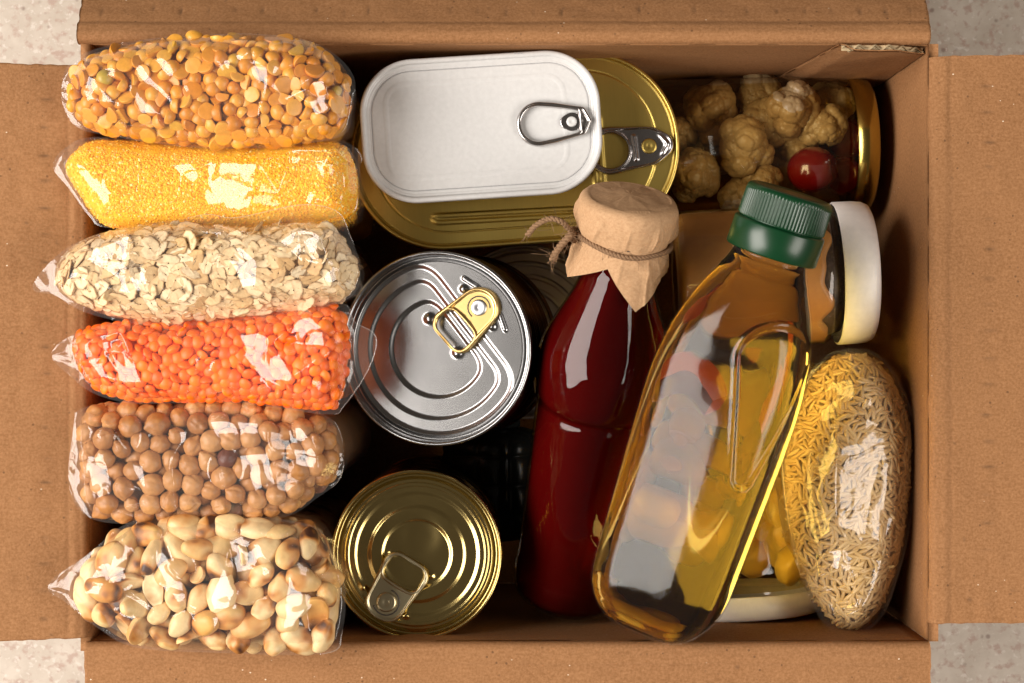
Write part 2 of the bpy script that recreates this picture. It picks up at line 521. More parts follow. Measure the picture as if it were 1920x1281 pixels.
def flap(origin, out, along, a0, a1, slope, length, mark_at, seed, a0_end=None, a1_end=None, bend=3.6):
    """hinged flap: bends over the wall top, then runs outward with the given slope (deg)"""
    rng = np.random.default_rng(seed)
    origin, out, along = map(lambda q: np.array(q, float), (origin, out, along))
    th = math.radians(slope)
    # cross-section path: start on the inner face below the rim, round the bend, run out
    path, nrm = [], []
    for z in (-3.2, -2.2, -1.2):
        path.append((0.0, z - bend + 1.0)); nrm.append((-1, 0))
    path = [(0.0, -bend - 1.6), (0.0, -bend - .6)]
    nrm = [(-1, 0), (-1, 0)]
    end = math.pi / 2 + (-th)
    for k in range(1, 11):
        q = end * k / 10
        path.append((bend - bend * math.cos(q), -bend + bend * math.sin(q))); nrm.append((-math.cos(q), math.sin(q)))
    d = (math.cos(th), math.sin(th)); nn = (-math.sin(th), math.cos(th))
    p0 = path[-1]
    S = np.concatenate([np.arange(.6, 30, .7), np.arange(30, length + .1, 5.0)])
    for sx in S:
        path.append((p0[0] + d[0] * sx, p0[1] + d[1] * sx)); nrm.append(nn)
    path, nrm = np.array(path), np.array(nrm)
    sd = np.concatenate([np.zeros(12) - 1, S])
    n = int((a1 - a0) / .9); m = len(path)
    u = np.linspace(0, 1, n)
    w = smooth01(np.clip(sd, 0, None) / 40)
    A0 = a0 + ((a0_end if a0_end is not None else a0) - a0) * np.clip(sd, 0, None) / length
    A1 = a1 + ((a1_end if a1_end is not None else a1) - a1) * np.clip(sd, 0, None) / length
    A = A0[None, :] + (A1 - A0)[None, :] * u[:, None]
    # ragged ends
    jag = .35 * NZ(np.stack([np.tile(sd / 3.0, (n, 1)), np.tile(u[:, None] * 3, (1, m)), np.full((n, m), seed * 1.7)], -1))
    A = A + jag * np.where((u < .002) | (u > .998), 1, 0)[:, None]
    SD = np.tile(sd, (n, 1))
    disp = .45 * NZ(np.stack([A / 35, SD / 25, np.full_like(A, seed)], -1)) * np.clip((SD + 1) / 10, 0, 1)
    disp += .22 * NZ(np.stack([A / 9, SD / 5, np.full_like(A, seed + 3)], -1)) * np.clip((SD + 3) / 6, 0, 1)
    groove = np.exp(-((SD - 5.0 - .5 * NZ(np.stack([A / 18, A * 0, A * 0 + seed], -1))) / .7) ** 2)
    disp -= .2 * groove
    disp += .35 * np.exp(-((SD - 2.2) / 1.6) ** 2)
    mark = .10 * groove
    for a in np.arange(a0 + 8, a1 - 4, 11.4):
        aa = a + rng.normal() * .5; ss = mark_at + rng.normal() * .5; le = 1.5 + rng.random() * 1.4; st = rng.random() ** .7
        g = np.exp(-((A - aa) / .6) ** 2 - ((SD - ss) / le) ** 2) * st
        disp -= .5 * g; mark = np.maximum(mark, g * 1.25)
    for k in range(7):
        aa = a0 + rng.random() * (a1 - a0); ss = 5 + rng.random() * 26; r = .35 + rng.random() * .55
        mark = np.maximum(mark, .9 * np.exp(-(((A - aa) / r) ** 2 + ((SD - ss) / (r * 1.2)) ** 2) ** 2))
    C = path[None] + nrm[None] * disp[..., None]
    C2 = path[None] - nrm[None] * TH * .93 + nrm[None] * disp[..., None] * .6
    def to3(C): return origin + C[..., 0:1] * out + along * A[..., None] + np.array([0, 0, 1.0]) * C[..., 1:2]
    V = np.concatenate([to3(C).reshape(-1, 3), to3(C2).reshape(-1, 3)]) - BOXO
    f0 = grid_faces(n, m); f1 = grid_faces(n, m, flip=True) + n * m
    idx = np.arange(n * m).reshape(n, m); e = []
    for line in (idx[0], idx[-1], idx[:, 0], idx[:, -1]):
        e.append(np.stack([line[:-1], line[1:], line[1:] + n * m, line[:-1] + n * m], -1))
    if np.dot(np.cross(along, out), (0, 0, 1)) < 0:
        f0 = f0[:, ::-1].copy(); f1 = f1[:, ::-1].copy()
    o = obj('flap', V, [f0, f1] + e, M['card'], box)
    at = o.data.attributes.new('mark', 'FLOAT', 'POINT')
    mk = np.concatenate([mark.ravel(), mark.ravel() * 0]).astype(np.float32)
    if len(mk) == len(o.data.vertices): at.data.foreach_set('value', mk)
    return o


flap((XL + 4, 0, 0), (-1, 0, 0), (0, 1, 0), -123.6, 115.0, 3, 120, 14.5, 1, -127, 118)
flap((XR, 0, 0), (1, 0, 0), (0, 1, 0), -117.6, 118.8, 0, 120, 20.5, 2, -117, 121)
flap((0, YT, 0), (0, 1, 0), (1, 0, 0), -181.5, 174.5, -40, 120, 12.0, 3, -186, 180)
flap((0, YB, 0), (0, -1, 0), (1, 0, 0), -178.0, 174.6, 1, 120, 22.0, 4, -178, 175)

# glue tab inside the far right corner, its torn edge showing the fluting
xt0, xt1 = 137.0, 173.6
n = 40
xs = np.linspace(xt0, xt1, n)
top = -1.0 - 7.0 * smooth01((xs - 157) / 17) + .5 * NZ(np.stack([xs / 3, xs * 0, xs * 0], -1))
rows = []
for zz in np.linspace(0, 1, 30):
    z = top + (-110 - top) * zz
    x = xs - (xs < xt0 + 5) * 0 - 14 * zz * ((xt1 - xs) / (xt1 - xt0))
    rows.append(np.stack([x, YT - 3.3 + 2.6 * (1 - smooth01((xs - xt0) / 7)) + .25 * NZ(np.stack([x / 9, z / 9, z * 0], -1)), z], -1))
R = np.array(rows)
Rb = R.copy(); Rb[..., 1] = YT - .7
Rm = R.copy(); Rm[..., 1] += .5
tabv = np.concatenate([R.reshape(-1, 3), Rm.reshape(-1, 3), Rb.reshape(-1, 3)]) - BOXO
nf = 30 * n
idx = np.arange(nf).reshape(30, n)
E = [np.stack([l[:-1], l[1:], l[1:] + nf, l[:-1] + nf], -1) for l in (idx[0], idx[:, 0])]
E2 = [np.stack([l[:-1], l[1:], l[1:] + 2 * nf, l[:-1] + 2 * nf], -1) for l in (idx[:, 0],)]
gt = obj('glue_tab', tabv, [grid_faces(30, n), grid_faces(30, n, flip=True) + nf, grid_faces(30, n) + 2 * nf] + E + E2, M['card'], box)
xx = np.linspace(xt0 + .6, xt1 - .4, 260)
tz = np.interp(xx, xs, top)
wv = YT - 1.75 + .85 * np.sin((xx - xt0) * 2 * PI / 6.2 + .8 * NZ(np.stack([xx / 6, xx * 0, xx * 0], -1)))
a_ = np.stack([xx, wv - .38, tz - .1], -1); b_ = np.stack([xx, wv + .38, tz - .1], -1)
c_ = np.stack([xx, wv - .38, tz - 6], -1); d_ = np.stack([xx, wv + .38, tz - 6], -1)
k = len(xx); i = np.arange(k - 1)
fl_ = np.concatenate([np.stack([xx, xx * 0 + YT - 3.0, tz - 1.3], -1), np.stack([xx, xx * 0 + YT - .7, tz - 1.3], -1)])
FF = [np.stack([i + 4 * k, i + 1 + 4 * k, i + 1 + 5 * k, i + 5 * k], -1), np.stack([i, i + 1, i + 1 + k, i + k], -1), np.stack([i, i + 1, i + 1 + 2 * k, i + 2 * k], -1), np.stack([i + k, i + 1 + k, i + 1 + 3 * k, i + 3 * k], -1)]
M['flute'] = m_plain('flute_paper', (.50, .38, .22), .8)
obj('corrugated_core', np.concatenate([a_, b_, c_, d_, fl_]) - BOXO, FF, M['flute'], gt)


# ------------------------------------------------------------------ 2D outline tools
def densify(poly, step=2.0):
    """closed Catmull-Rom through the points"""
    n = len(poly); out = []
    if (poly[:, 0] * np.roll(poly[:, 1], -1) - poly[:, 1] * np.roll(poly[:, 0], -1)).sum() < 0: poly = poly[::-1]
    for i in range(n):
        p0, p1, p2, p3 = poly[i - 1], poly[i], poly[(i + 1) % n], poly[(i + 2) % n]
        k = max(2, int(np.linalg.norm(p2 - p1) / step))
        t = np.linspace(0, 1, k, endpoint=False)[:, None]
        out.append(.5 * ((2 * p1) + (-p0 + p2) * t + (2 * p0 - 5 * p1 + 4 * p2 - p3) * t ** 2 + (-p0 + 3 * p1 - 3 * p2 + p3) * t ** 3))
    return np.concatenate(out)


def sdf_poly(poly, pts):
    """positive inside"""
    a = poly; b = np.roll(poly, -1, 0)
    out = np.empty(len(pts))
    for c0 in range(0, len(pts), 20000):
        p = pts[c0:c0 + 20000]
        e = b - a; w = p[:, None] - a[None]
        t = np.clip((w * e).sum(-1) / ((e * e).sum(-1) + 1e-12), 0, 1)
        d = np.linalg.norm(w - t[..., None] * e, axis=-1).min(1)
        ya, yb = a[:, 1], b[:, 1]; py = p[:, 1:2]
        cr = ((ya <= py) & (yb > py)) | ((ya > py) & (yb <= py))
        xi = a[:, 0] + (py - ya) / (yb - ya + 1e-12) * (b[:, 0] - a[:, 0])
        ins = (cr & (p[:, 0:1] < xi)).sum(1) % 2
        out[c0:c0 + 20000] = np.where(ins == 1, d, -d)
    return out


def relax(pos, r, height, sdf, thick, it, rng, lift=.04, ed=.65):
    n = len(pos)
    for k in range(it):
        cell = 2.05 * r
        g = np.floor(pos / cell).astype(int); g -= g.min(0)
        dims = g.max(0) + 1
        key = (g[:, 0] * dims[1] + g[:, 1]) * dims[2] + g[:, 2]
        mv = np.zeros_like(pos)
        if n < 700:
            d = pos[:, None] - pos[None]; q = np.sqrt((d * d).sum(-1)) + 1e-9
            np.fill_diagonal(q, 1e9)
            ov = np.clip(2 * r - q, 0, None)
            mv = (d / q[..., None] * (ov * .32)[..., None]).sum(1)
        else:
            order = np.argsort(pos[:, 0]); ps = pos[order]
            acc = np.zeros_like(ps)
            j0 = 0
            B = 256
            for s0 in range(0, n, B):
                s1 = min(n, s0 + B)
                lo = np.searchsorted(ps[:, 0], ps[s0, 0] - 2 * r); hi = np.searchsorted(ps[:, 0], ps[s1 - 1, 0] + 2 * r)
                d = ps[s0:s1, None] - ps[None, lo:hi]; q = np.sqrt((d * d).sum(-1)) + 1e-9
                q[q < 1e-6] = 1e9
                ov = np.clip(2 * r - q, 0, None)
                acc[s0:s1] = (d / q[..., None] * (ov * .32)[..., None]).sum(1)
            mv[order] = acc
        pos = pos + np.clip(mv, -r, r)
        pos[:, 2] += lift * r
        for _ in range(1):
            d = sdf(pos[:, :2])
            bad = d < r * ed + .1
            if bad.any():
                e = .3
                gx = (sdf(pos[bad, :2] + [e, 0]) - sdf(pos[bad, :2] - [e, 0])) / (2 * e)
                gy = (sdf(pos[bad, :2] + [0, e]) - sdf(pos[bad, :2] - [0, e])) / (2 * e)
                gr = np.stack([gx, gy], -1); gr /= np.linalg.norm(gr, axis=1)[:, None] + 1e-9
                pos[bad, :2] += gr * (r * ed + .1 - d[bad])[:, None]
        h = height(pos[:, :2])
        pos[:, 2] = np.clip(pos[:, 2], h - thick, h - r * .8)
    return pos


# ------------------------------------------------------------------ bags of dry food
def crease_field(bbox, spacing, amp, facets, rng, Hf, stretch=1.0):
    """continuous piecewise linear heights on a triangulation: folded film"""
    x0, x1, y0, y1 = bbox
    pts, hs = [], []
    for fc in facets:
        cx, cy, w, h, ang, gx, gy, base = fc
        ca, sa = math.cos(ang), math.sin(ang)
        j1, j2 = rng.normal(size=2) * .18
        for ux, uy in ((-1, -1), (1, -1), (1, 1), (-1, 1), (0, -1), (1, 0), (0, 1), (-1, 0), (0, 0)):
            dx, dy = ux * w / 2 * (1 + j1 * uy), uy * h / 2 * (1 + j2 * ux)
            dx, dy = dx * ca - dy * sa, dx * sa + dy * ca
            pts.append((cx + dx, cy + dy)); hs.append(base + gx * dx + gy * dy - float(np.clip(Hf(np.array([[cx + dx, cy + dy]]))[0] - Hf(np.array([[cx, cy]]))[0], -5, 5)))
    for gx in np.arange(x0 - spacing, x1 + spacing, spacing * stretch):
        for gy in np.arange(y0 - spacing, y1 + spacing, spacing):
            p = (gx + rng.normal() * spacing * .38, gy + rng.normal() * spacing * .38)
            if any(abs((p[0] - f[0]) * math.cos(f[4]) + (p[1] - f[1]) * math.sin(f[4])) < f[2] * .62 and
                   abs(-(p[0] - f[0]) * math.sin(f[4]) + (p[1] - f[1]) * math.cos(f[4])) < f[3] * .62 for f in facets):
                continue
            pts.append(p); hs.append(rng.random() ** 1.5 * amp)
    res = delaunay_2d_cdt([Vector(p) for p in pts], [], [], 0, 1e-5)
    PV = np.array([tuple(v) for v in res[0]]); orig = res[3]
    HS = np.array([hs[o[0]] if len(o) else 0 for o in orig])
    tris = [f for f in res[2] if len(f) == 3]

    def ev(q):
        out = np.zeros(len(q))
        for a, b, c in tris:
            A, B, C = PV[a], PV[b], PV[c]
            lo = np.minimum(np.minimum(A, B), C); hi = np.maximum(np.maximum(A, B), C)
            ii = np.nonzero((q[:, 0] >= lo[0]) & (q[:, 0] <= hi[0]) & (q[:, 1] >= lo[1]) & (q[:, 1] <= hi[1]))[0]
            if not len(ii): continue
            p = q[ii]
            det = (B[1] - C[1]) * (A[0] - C[0]) + (C[0] - B[0]) * (A[1] - C[1])
            if abs(det) < 1e-9: continue
            l1 = ((B[1] - C[1]) * (p[:, 0] - C[0]) + (C[0] - B[0]) * (p[:, 1] - C[1])) / det
            l2 = ((C[1] - A[1]) * (p[:, 0] - C[0]) + (A[0] - C[0]) * (p[:, 1] - C[1])) / det
            l3 = 1 - l1 - l2
            ok = (l1 >= -1e-6) & (l2 >= -1e-6) & (l3 >= -1e-6)
            out[ii[ok]] = (l1 * HS[a] + l2 * HS[b] + l3 * HS[c])[ok]
        return out
    return ev


def inside_box(R):
    low = R[..., 2] < 3.0
    R[..., 0] = np.where(low, np.clip(R[..., 0], -175.6, 173.4), R[..., 0])
    R[..., 1] = np.where(low, np.clip(R[..., 1], -124.6, 123.4), R[..., 1])
    return R


def build_bag(name, label, film_px, fill_px, ztop, drop, rim_w, seed, piece, facets=(), ripples=(), axis='x',
              amp=2.2, spacing=13, bottom=-165, tilt=(0, 0), shrink=.95):
    rng = np.random.default_rng(seed)
    zr = ztop - drop * .5
    film = densify(ppoly(film_px, zr), 1.5)
    tn = np.roll(film, -1, 0) - np.roll(film, 1, 0); tn /= np.linalg.norm(tn, axis=1)[:, None] + 1e-9
    film = film + np.stack([tn[:, 1], -tn[:, 0]], -1) * .4
    fill = densify(ppoly(fill_px, zr), 2.0)
    tn = np.roll(fill, -1, 0) - np.roll(fill, 1, 0); tn /= np.linalg.norm(tn, axis=1)[:, None] + 1e-9
    fill = fill + np.stack([tn[:, 1], -tn[:, 0]], -1) * .9
    cen = fill.mean(0)
    base = np.array([cen[0], cen[1], bottom])
    root = thing(name, label, 'food bag', base, group='clear bags of dry food')
    S = lambda q: sdf_poly(fill, np.asarray(q))

    def H(q):
        q = np.asarray(q); d = np.clip(S(q) / rim_w, 0, 1)
        return ztop - drop * (1 - d) ** 2.3 + tilt[0] * (q[:, 0] - cen[0]) + tilt[1] * (q[:, 1] - cen[1])

    # ---- film: top skin with ears, laid over the contents in folds
    lo, hi = film.min(0), film.max(0)
    fz = [(*P(f[0], f[1], zr)[:2], f[2] / 4.55, f[3] / 4.55, math.radians(f[4]), f[5], f[6], f[7]) for f in facets]
    cf = crease_field((lo[0], hi[0], lo[1], hi[1]), spacing, amp, fz, rng, H)
    cf2 = crease_field((lo[0], hi[0], lo[1], hi[1]), 6.0, .75, [], rng, H)
    ax = 0 if axis == 'x' else 1
    n, m = 210, 90
    U = np.linspace(lo[ax] + .15, hi[ax] - .15, n)
    e0 = film; e1 = np.roll(film, -1, 0)
    ylo, yhi = np.empty(n), np.empty(n)
    for q, u in enumerate(U):
        c = ((e0[:, ax] <= u) & (e1[:, ax] > u)) | ((e0[:, ax] > u) & (e1[:, ax] <= u))
        t = (u - e0[c, ax]) / (e1[c, ax] - e0[c, ax])
        y = e0[c, 1 - ax] + t * (e1[c, 1 - ax] - e0[c, 1 - ax])
        ylo[q], yhi[q] = y.min(), y.max()
    vv = np.linspace(0, 1, m); vv = .5 - .5 * np.cos(PI * (.08 + .84 * vv)); vv = (vv - vv[0]) / (vv[-1] - vv[0])
    Y = ylo[:, None] + (yhi - ylo)[:, None] * vv[None]
    X = np.tile(U[:, None], (1, m))
    Q = (np.stack([X, Y], -1) if ax == 0 else np.stack([Y, X], -1)).reshape(-1, 2)
    d = S(Q)
    cr = cf(Q)
    edge = np.clip((sdf_poly(film, Q)) / 5.0, 0, 1)
    inside = smooth01((d + 4) / 9)
    z = H(Q) + 1.1 + cr * (.15 + .85 * inside) * (.25 + .75 * edge)
    z += (cf2(Q) - .3) * (.08 + .92 * inside) * np.clip(edge, .1, 1)
    z -= np.clip(-d, 0, 40) * .10
    # radial pleats running into the ears
    for sgn in (-1, 1):
        tipU = lo[ax] if sgn < 0 else hi[ax]
        du = np.abs(Q[:, ax] - tipU)
        tv = cen[1 - ax]
        ang = np.arctan2(Q[:, 1 - ax] - tv, du + 4)
        z += .45 * np.sin(ang * 9 + rng.random() * 6) * np.exp(-(du / 11) ** 2) * edge
    for (px, py, ang, wl, am, rad) in ripples:
        c = P(px, py, zr)[:2]; dv = Q - c
        tt = dv[:, 0] * math.cos(math.radians(ang)) + dv[:, 1] * math.sin(math.radians(ang))
        ph = tt * 2 * PI / wl + 1.1 * NZ(np.stack([Q[:, 0] / 14, Q[:, 1] / 14, tt * 0 + seed], -1))
        tri = np.abs(((ph / (2 * PI)) % 1) * 2 - 1) * 2 - 1
        z += am * (.5 + .5 * (.5 * np.sin(ph) + .5 * tri)) * np.exp(-((dv / rad) ** 2).sum(1))
    rg = np.clip(1 - np.abs(NZ(np.stack([Q[:, 0] / 13 + 3, Q[:, 1] / 13, z * 0 + seed * 1.7], -1))) / .055, 0, 1)
    z += .42 * rg * (.2 + .8 * inside)
    z += .05 * NZ(np.stack([Q[:, 0] / 3.1, Q[:, 1] / 3.1, z * 0 + seed], -1))
    V = np.stack([Q[:, 0], Q[:, 1], z], -1) - base
    parts = [(V, grid_faces(n, m, flip=(ax == 0)))]
    dd_ = S(film)
    ze = H(film) + 1.1 - np.clip(-dd_, 0, 40) * .10
    ring = np.concatenate([film, ze[:, None]], 1) - base
    on = dd_ < -2.2
    st = int(np.argmin(on)); on = np.roll(on, -st); ring = np.roll(ring, -st, 0)
    runs, cur = [], []
    for q in range(len(ring)):
        if on[q]: cur.append(q)
        elif cur:
            if len(cur) > 5: runs.append(cur)
            cur = []
    sv, sf = join([tube(ring[c], .24 * np.sin(np.linspace(.05, PI - .05, len(c))) ** .4, 6) for c in runs]) if runs else (None, None)
    # film down the sides
    cont = densify(ppoly(fill_px, zr), 3.0); k = len(cont)
    zs = np.linspace(0, 1, 26) ** 1.2
    rings = []
    for w in zs:
        zz = (ztop - drop) + (bottom - (ztop - drop)) * w
        sc = 1 + .02 - (1 - shrink) * w
        p = cen + (cont - cen) * sc
        wr = 1.1 * NZ(np.stack([p[:, 0] / 7, p[:, 1] / 7, np.full(k, zz / 16 + seed)], -1)) * min(1, w * 4)
        nn = (p - cen) / np.linalg.norm(p - cen, axis=1)[:, None]
        p = p + nn * wr[:, None]
        rings.append(np.concatenate([p, np.full((k, 1), zz)], 1))
    Rr = np.array(rings)
    zfix = H(cont) - (ztop - drop)
    Rr[:, :, 2] += zfix[None] * (1 - zs)[:, None]
    Rr = inside_box(Rr)
    parts.append((Rr.reshape(-1, 3) - base, grid_faces(len(zs), k, close_m=True, flip=True)))
    Vf, Ff = join(parts)
    fo = obj('film', Vf, Ff, M['film'], root)
    if sv is not None: obj('folded_edge', sv, sf, M['edge'], fo)

    # ---- the contents
    r, N, thick = piece['r'], piece['n'], piece['thick']
    bb0, bb1 = fill.min(0), fill.max(0)
    pos = []
    while len(pos) < N:
        p = bb0 + rng.random((N * 3, 2)) * (bb1 - bb0)
        p = p[S(p) > r * .8]
        h = H(p)
        pos += list(np.concatenate([p, (h - r * .8 - rng.random(len(p)) * (thick - r))[:, None]], 1))
    pos = np.array(pos[:N])
    pos = relax(pos, r, H, S, thick, piece.get('it', 45), rng, ed=piece.get('ed', .65))
    h = H(pos[:, :2])
    depth = h - pos[:, 2]
    # more down the sides
    ns = piece.get('side', 0)
    if ns:
        ci = rng.integers(0, len(cont), ns); w = rng.random(ns) * .5
        zz = (ztop - drop) - r * 1.5 + (bottom - ztop + drop) * w
        sc = 1 - (1 - shrink) * w
        nn = (cont[ci] - cen); L = np.linalg.norm(nn, axis=1)[:, None]
        p = cen + nn * sc[:, None] * (1 - (r * 1.5 + 1) / L)
        side = np.concatenate([p, zz[:, None]], 1); lo_ = side[:, 2] < 3
        side[lo_, 0] = np.clip(side[lo_, 0], -174 + r, 173 - r); side[lo_, 1] = np.clip(side[lo_, 1], -123 + r, 122 - r)
    else: side = np.zeros((0, 3))
    # orientation
    qn = rng.normal(size=(len(pos), 4))
    flat = piece.get('flat', 0)
    Rm = rand_rots(len(pos), rng)
    if flat:
        yaw = rng.random(len(pos)) * 2 * PI
        if piece.get('align'): yaw = 5.0 * NZ(np.stack([pos[:, 0] / 11, pos[:, 1] / 11, pos[:, 2] / 6], -1)) + 1.2 + piece['align'] * rng.normal(size=len(pos))
        tl = np.where(rng.random(len(pos)) < flat, rng.normal(size=len(pos)) * piece.get('wob', .45), rng.normal(size=len(pos)) * 1.2)
        ta = rng.random(len(pos)) * 2 * PI
        if piece.get('updown'): tl = tl + (rng.random(len(pos)) < .5) * PI
        Rm = []
        for y_, t_, a_ in zip(yaw, tl, ta):
            Rm.append(np.array(Matrix.Rotation(t_, 3, Vector((math.cos(a_), math.sin(a_), 0))) @ Matrix.Rotation(y_, 3, 'Z')))
        Rm = np.array(Rm)
        e = .5; q2 = pos[:, :2]
        gx = (H(q2 + [e, 0]) - H(q2 - [e, 0])) / (2 * e); gy = (H(q2 + [0, e]) - H(q2 - [0, e])) / (2 * e)
        nv_ = np.stack([-gx, -gy, np.ones(len(gx))], -1); nv_ /= np.linalg.norm(nv_, axis=1)[:, None]
        Al = np.array([np.array(Vector((0, 0, 1)).rotation_difference(Vector(v)).to_matrix()) for v in nv_])
        Rm = np.einsum('nij,njk->nik', Al, Rm)
    scl = 1 + rng.normal(size=len(pos)) * piece.get('var', .08)
    order = np.argsort(depth)
    keep = order[:min(300, int(piece.get('single', 300)))]
    rest = order[len(keep):]
    meshes = piece['meshes']
    for q in keep:
        o = inst(piece['name'], meshes[rng.integers(len(meshes))], root, pos[q] - base, Matrix(Rm[q].tolist()).to_euler(), (scl[q],) * 3)
    # the rest as one part
    raw = piece['raw']
    allp = np.concatenate([pos[rest], side]); Ra = np.concatenate([Rm[rest], rand_rots(len(side), rng)])
    if len(allp):
        parts = []
        which = rng.integers(0, len(raw), len(allp))
        for w in range(len(raw)):
            ii = np.nonzero(which == w)[0]
            if not len(ii): continue
            v, f = raw[w]
            VV = np.einsum('nij,vj->nvi', Ra[ii], v) + allp[ii][:, None] - base
            parts.append((VV.reshape(-1, 3), (f[None] + (np.arange(len(ii)) * len(v))[:, None, None]).reshape(-1, 3)))
        V, F = join(parts)
        obj(piece['name'] + '_filling', V, F, piece['mat'], root, kind='stuff')
    # solid heart of the filling
    rings = []
    k = 90
    cc = densify(ppoly(fill_px, zr), 4.0); kk = len(cc)
    for w in np.linspace(0.02, .96, 14):
        p = cen + (cc - cen) * w
        z = H(p) - thick * .9
        rings.append(np.concatenate([p, z[:, None]], 1))
    for w in np.linspace(.08, 1, 12):
        p = cen + (cc - cen) * (.96 - (1 - shrink) * w)
        rings.append(np.concatenate([p, np.full((kk, 1), (ztop - drop - thick * .9) + (bottom + 1 - ztop + drop + thick * .9) * w)], 1))
    RR = inside_box(np.array(rings)); RR[..., :] += piece.get('rough', .6) * NZ(RR / (1.6 * r))[..., None]
    obj('inner_filling', RR.reshape(-1, 3) - base, grid_faces(len(rings), kk, close_m=True, flip=True), piece['mat'], root, kind='stuff')
    return root


# ---- the pieces themselves
def half_pea(seed, R=3.4):
    v, f = icosphere(3); rng = np.random.default_rng(seed)
    v = v.copy(); z = v[:, 2]
    v[:, 2] = np.where(z > 0, z * .95, z * .10)
    v *= R; v[:, 2] -= R * .38
    v += v * (.07 * NZ(v / 2.4 + seed * 3.3))[:, None]
    v[:, 0] *= 1 + rng.normal() * .06
    if seed % 4 == 3:   # broken piece
        v[:, 0] = np.minimum(v[:, 0], R * .25 + .15 * v[:, 1])
    return v, f


def lentil(seed, R=2.75):
    v, f = icosphere(3); v = v.copy()
    rr = np.hypot(v[:, 0], v[:, 1])
    v[:, 2] *= .58 * (1 - .25 * rr ** 3)
    v *= R; v += v * (.03 * NZ(v / 2 + seed * 2.1))[:, None]
    return v, f


def chickpea(seed, R=4.35):
    v, f = icosphere(3); v = v.copy(); rng = np.random.default_rng(seed)
    th = np.arctan2(v[:, 1], v[:, 0])
    beak = np.exp(-((v[:, 0] - .95) ** 2 + v[:, 1] ** 2 * 1.2 + (v[:, 2] - .12) ** 2) / .07)
    r = 1 + .27 * beak - .11 * np.exp(-(v[:, 2] / .12) ** 2) * smooth01(v[:, 0] + .7)
    r += .06 * NZ(v * 2.6 + seed * 4.2) + .03 * NZ(v * 7 + seed)
    v = v * r[:, None] * R
    v[:, 0] *= 1.08; v[:, 1] *= .96 + rng.random() * .06
    return v, f


def peanut(seed):
    v, f = icosphere(3); v = v.copy(); rng = np.random.default_rng(seed)
    x = v[:, 0]
    v /= ((np.abs(v) ** 2.6).sum(1) ** (1 / 2.6))[:, None]
    ta = 1 - .16 * smooth01((x + .2)) + .04 * np.cos(x * 4)
    v[:, 1] *= ta; v[:, 2] *= ta
    v = v * np.array([7.5 + rng.normal() * .7, 4.75 + rng.normal() * .35, 4.5])
    v += v * (.055 * NZ(v / 4.2 + seed * 3.1))[:, None]
    if seed % 3 == 2:   # split kernel, flat inner face with a shallow hollow
        hol = np.clip(1 - (v[:, 0] / 6) ** 2 - (v[:, 1] / 4) ** 2, 0, 1)
        v[:, 2] = np.where(v[:, 2] < 0, v[:, 2] * .08 + 1.1 * hol * (v[:, 2] < 0), v[:, 2] * .85)
        v[:, 2] *= -1; f = f[:, ::-1].copy()
    return v, f


def oat(seed):
    rng = np.random.default_rng(seed)
    nr, na = 7, 26
    a = np.linspace(0, 2 * PI, na, endpoint=False)
    L, W = 4.3 + rng.normal() * .4, 3.2 + rng.normal() * .35
    edge = 1 + .10 * np.sin(a * 3 + rng.random() * 6) + .06 * rng.normal(size=na)
    nt = rng.random() * 2 * PI
    edge *= 1 - .13 * np.exp(-((np.angle(np.exp(1j * (a - nt)))) / .22) ** 2) * (seed % 2)
    V = []
    for s_ in np.linspace(.06, 1, nr):
        V.append(np.stack([L * s_ * edge ** s_ * np.cos(a), W * s_ * edge ** s_ * np.sin(a), 0 * a], -1))
    V = np.concatenate(V)
    bend = .004 + rng.random() * .016
    z = bend * V[:, 1] ** 2 - .010 * V[:, 0] ** 2 * rng.normal() + .14 * NZ(V / 2.3 + seed * 5.5)
    z -= .12 * np.exp(-(V[:, 1] / .35) ** 2) * (np.abs(V[:, 0]) < L * .75)
    V1 = V.copy(); V1[:, 2] = z + .22
    V2 = V.copy(); V2[:, 2] = z - .22
    F = grid_faces(nr, na, close_m=True)
    ln = np.arange(na) + (nr - 1) * na; n = nr * na
    rim = np.stack([ln, np.roll(ln, -1), np.roll(ln, -1) + n, ln + n], -1)
    Q = np.concatenate([F, F[:, ::-1] + n, rim])
    T = np.concatenate([Q[:, [0, 1, 2]], Q[:, [0, 2, 3]],
                        np.stack([np.zeros(na - 2, int), np.arange(1, na - 1), np.arange(2, na)], -1),
                        np.stack([np.zeros(na - 2, int), np.arange(2, na), np.arange(1, na - 1)], -1) + n])
    return np.concatenate([V1, V2]), T


def rice_grain(seed):
    v, f = icosphere(2); v = v.copy(); rng = np.random.default_rng(seed)
    x = v[:, 0].copy()
    v = v * np.array([3.4 + rng.normal() * .3, .90, .80])
    v[:, 1] += .008 * v[:, 0] ** 2
    v[:, 1:] *= (1 - .18 * np.abs(x) ** 3)[:, None]
    return v, f


def kit(fn, seeds, mat, name):
    raw = [fn(s_) for s_ in seeds]
    return dict(raw=raw, meshes=[make_mesh(name, v, f, mat) for v, f in raw], mat=mat, name=name)


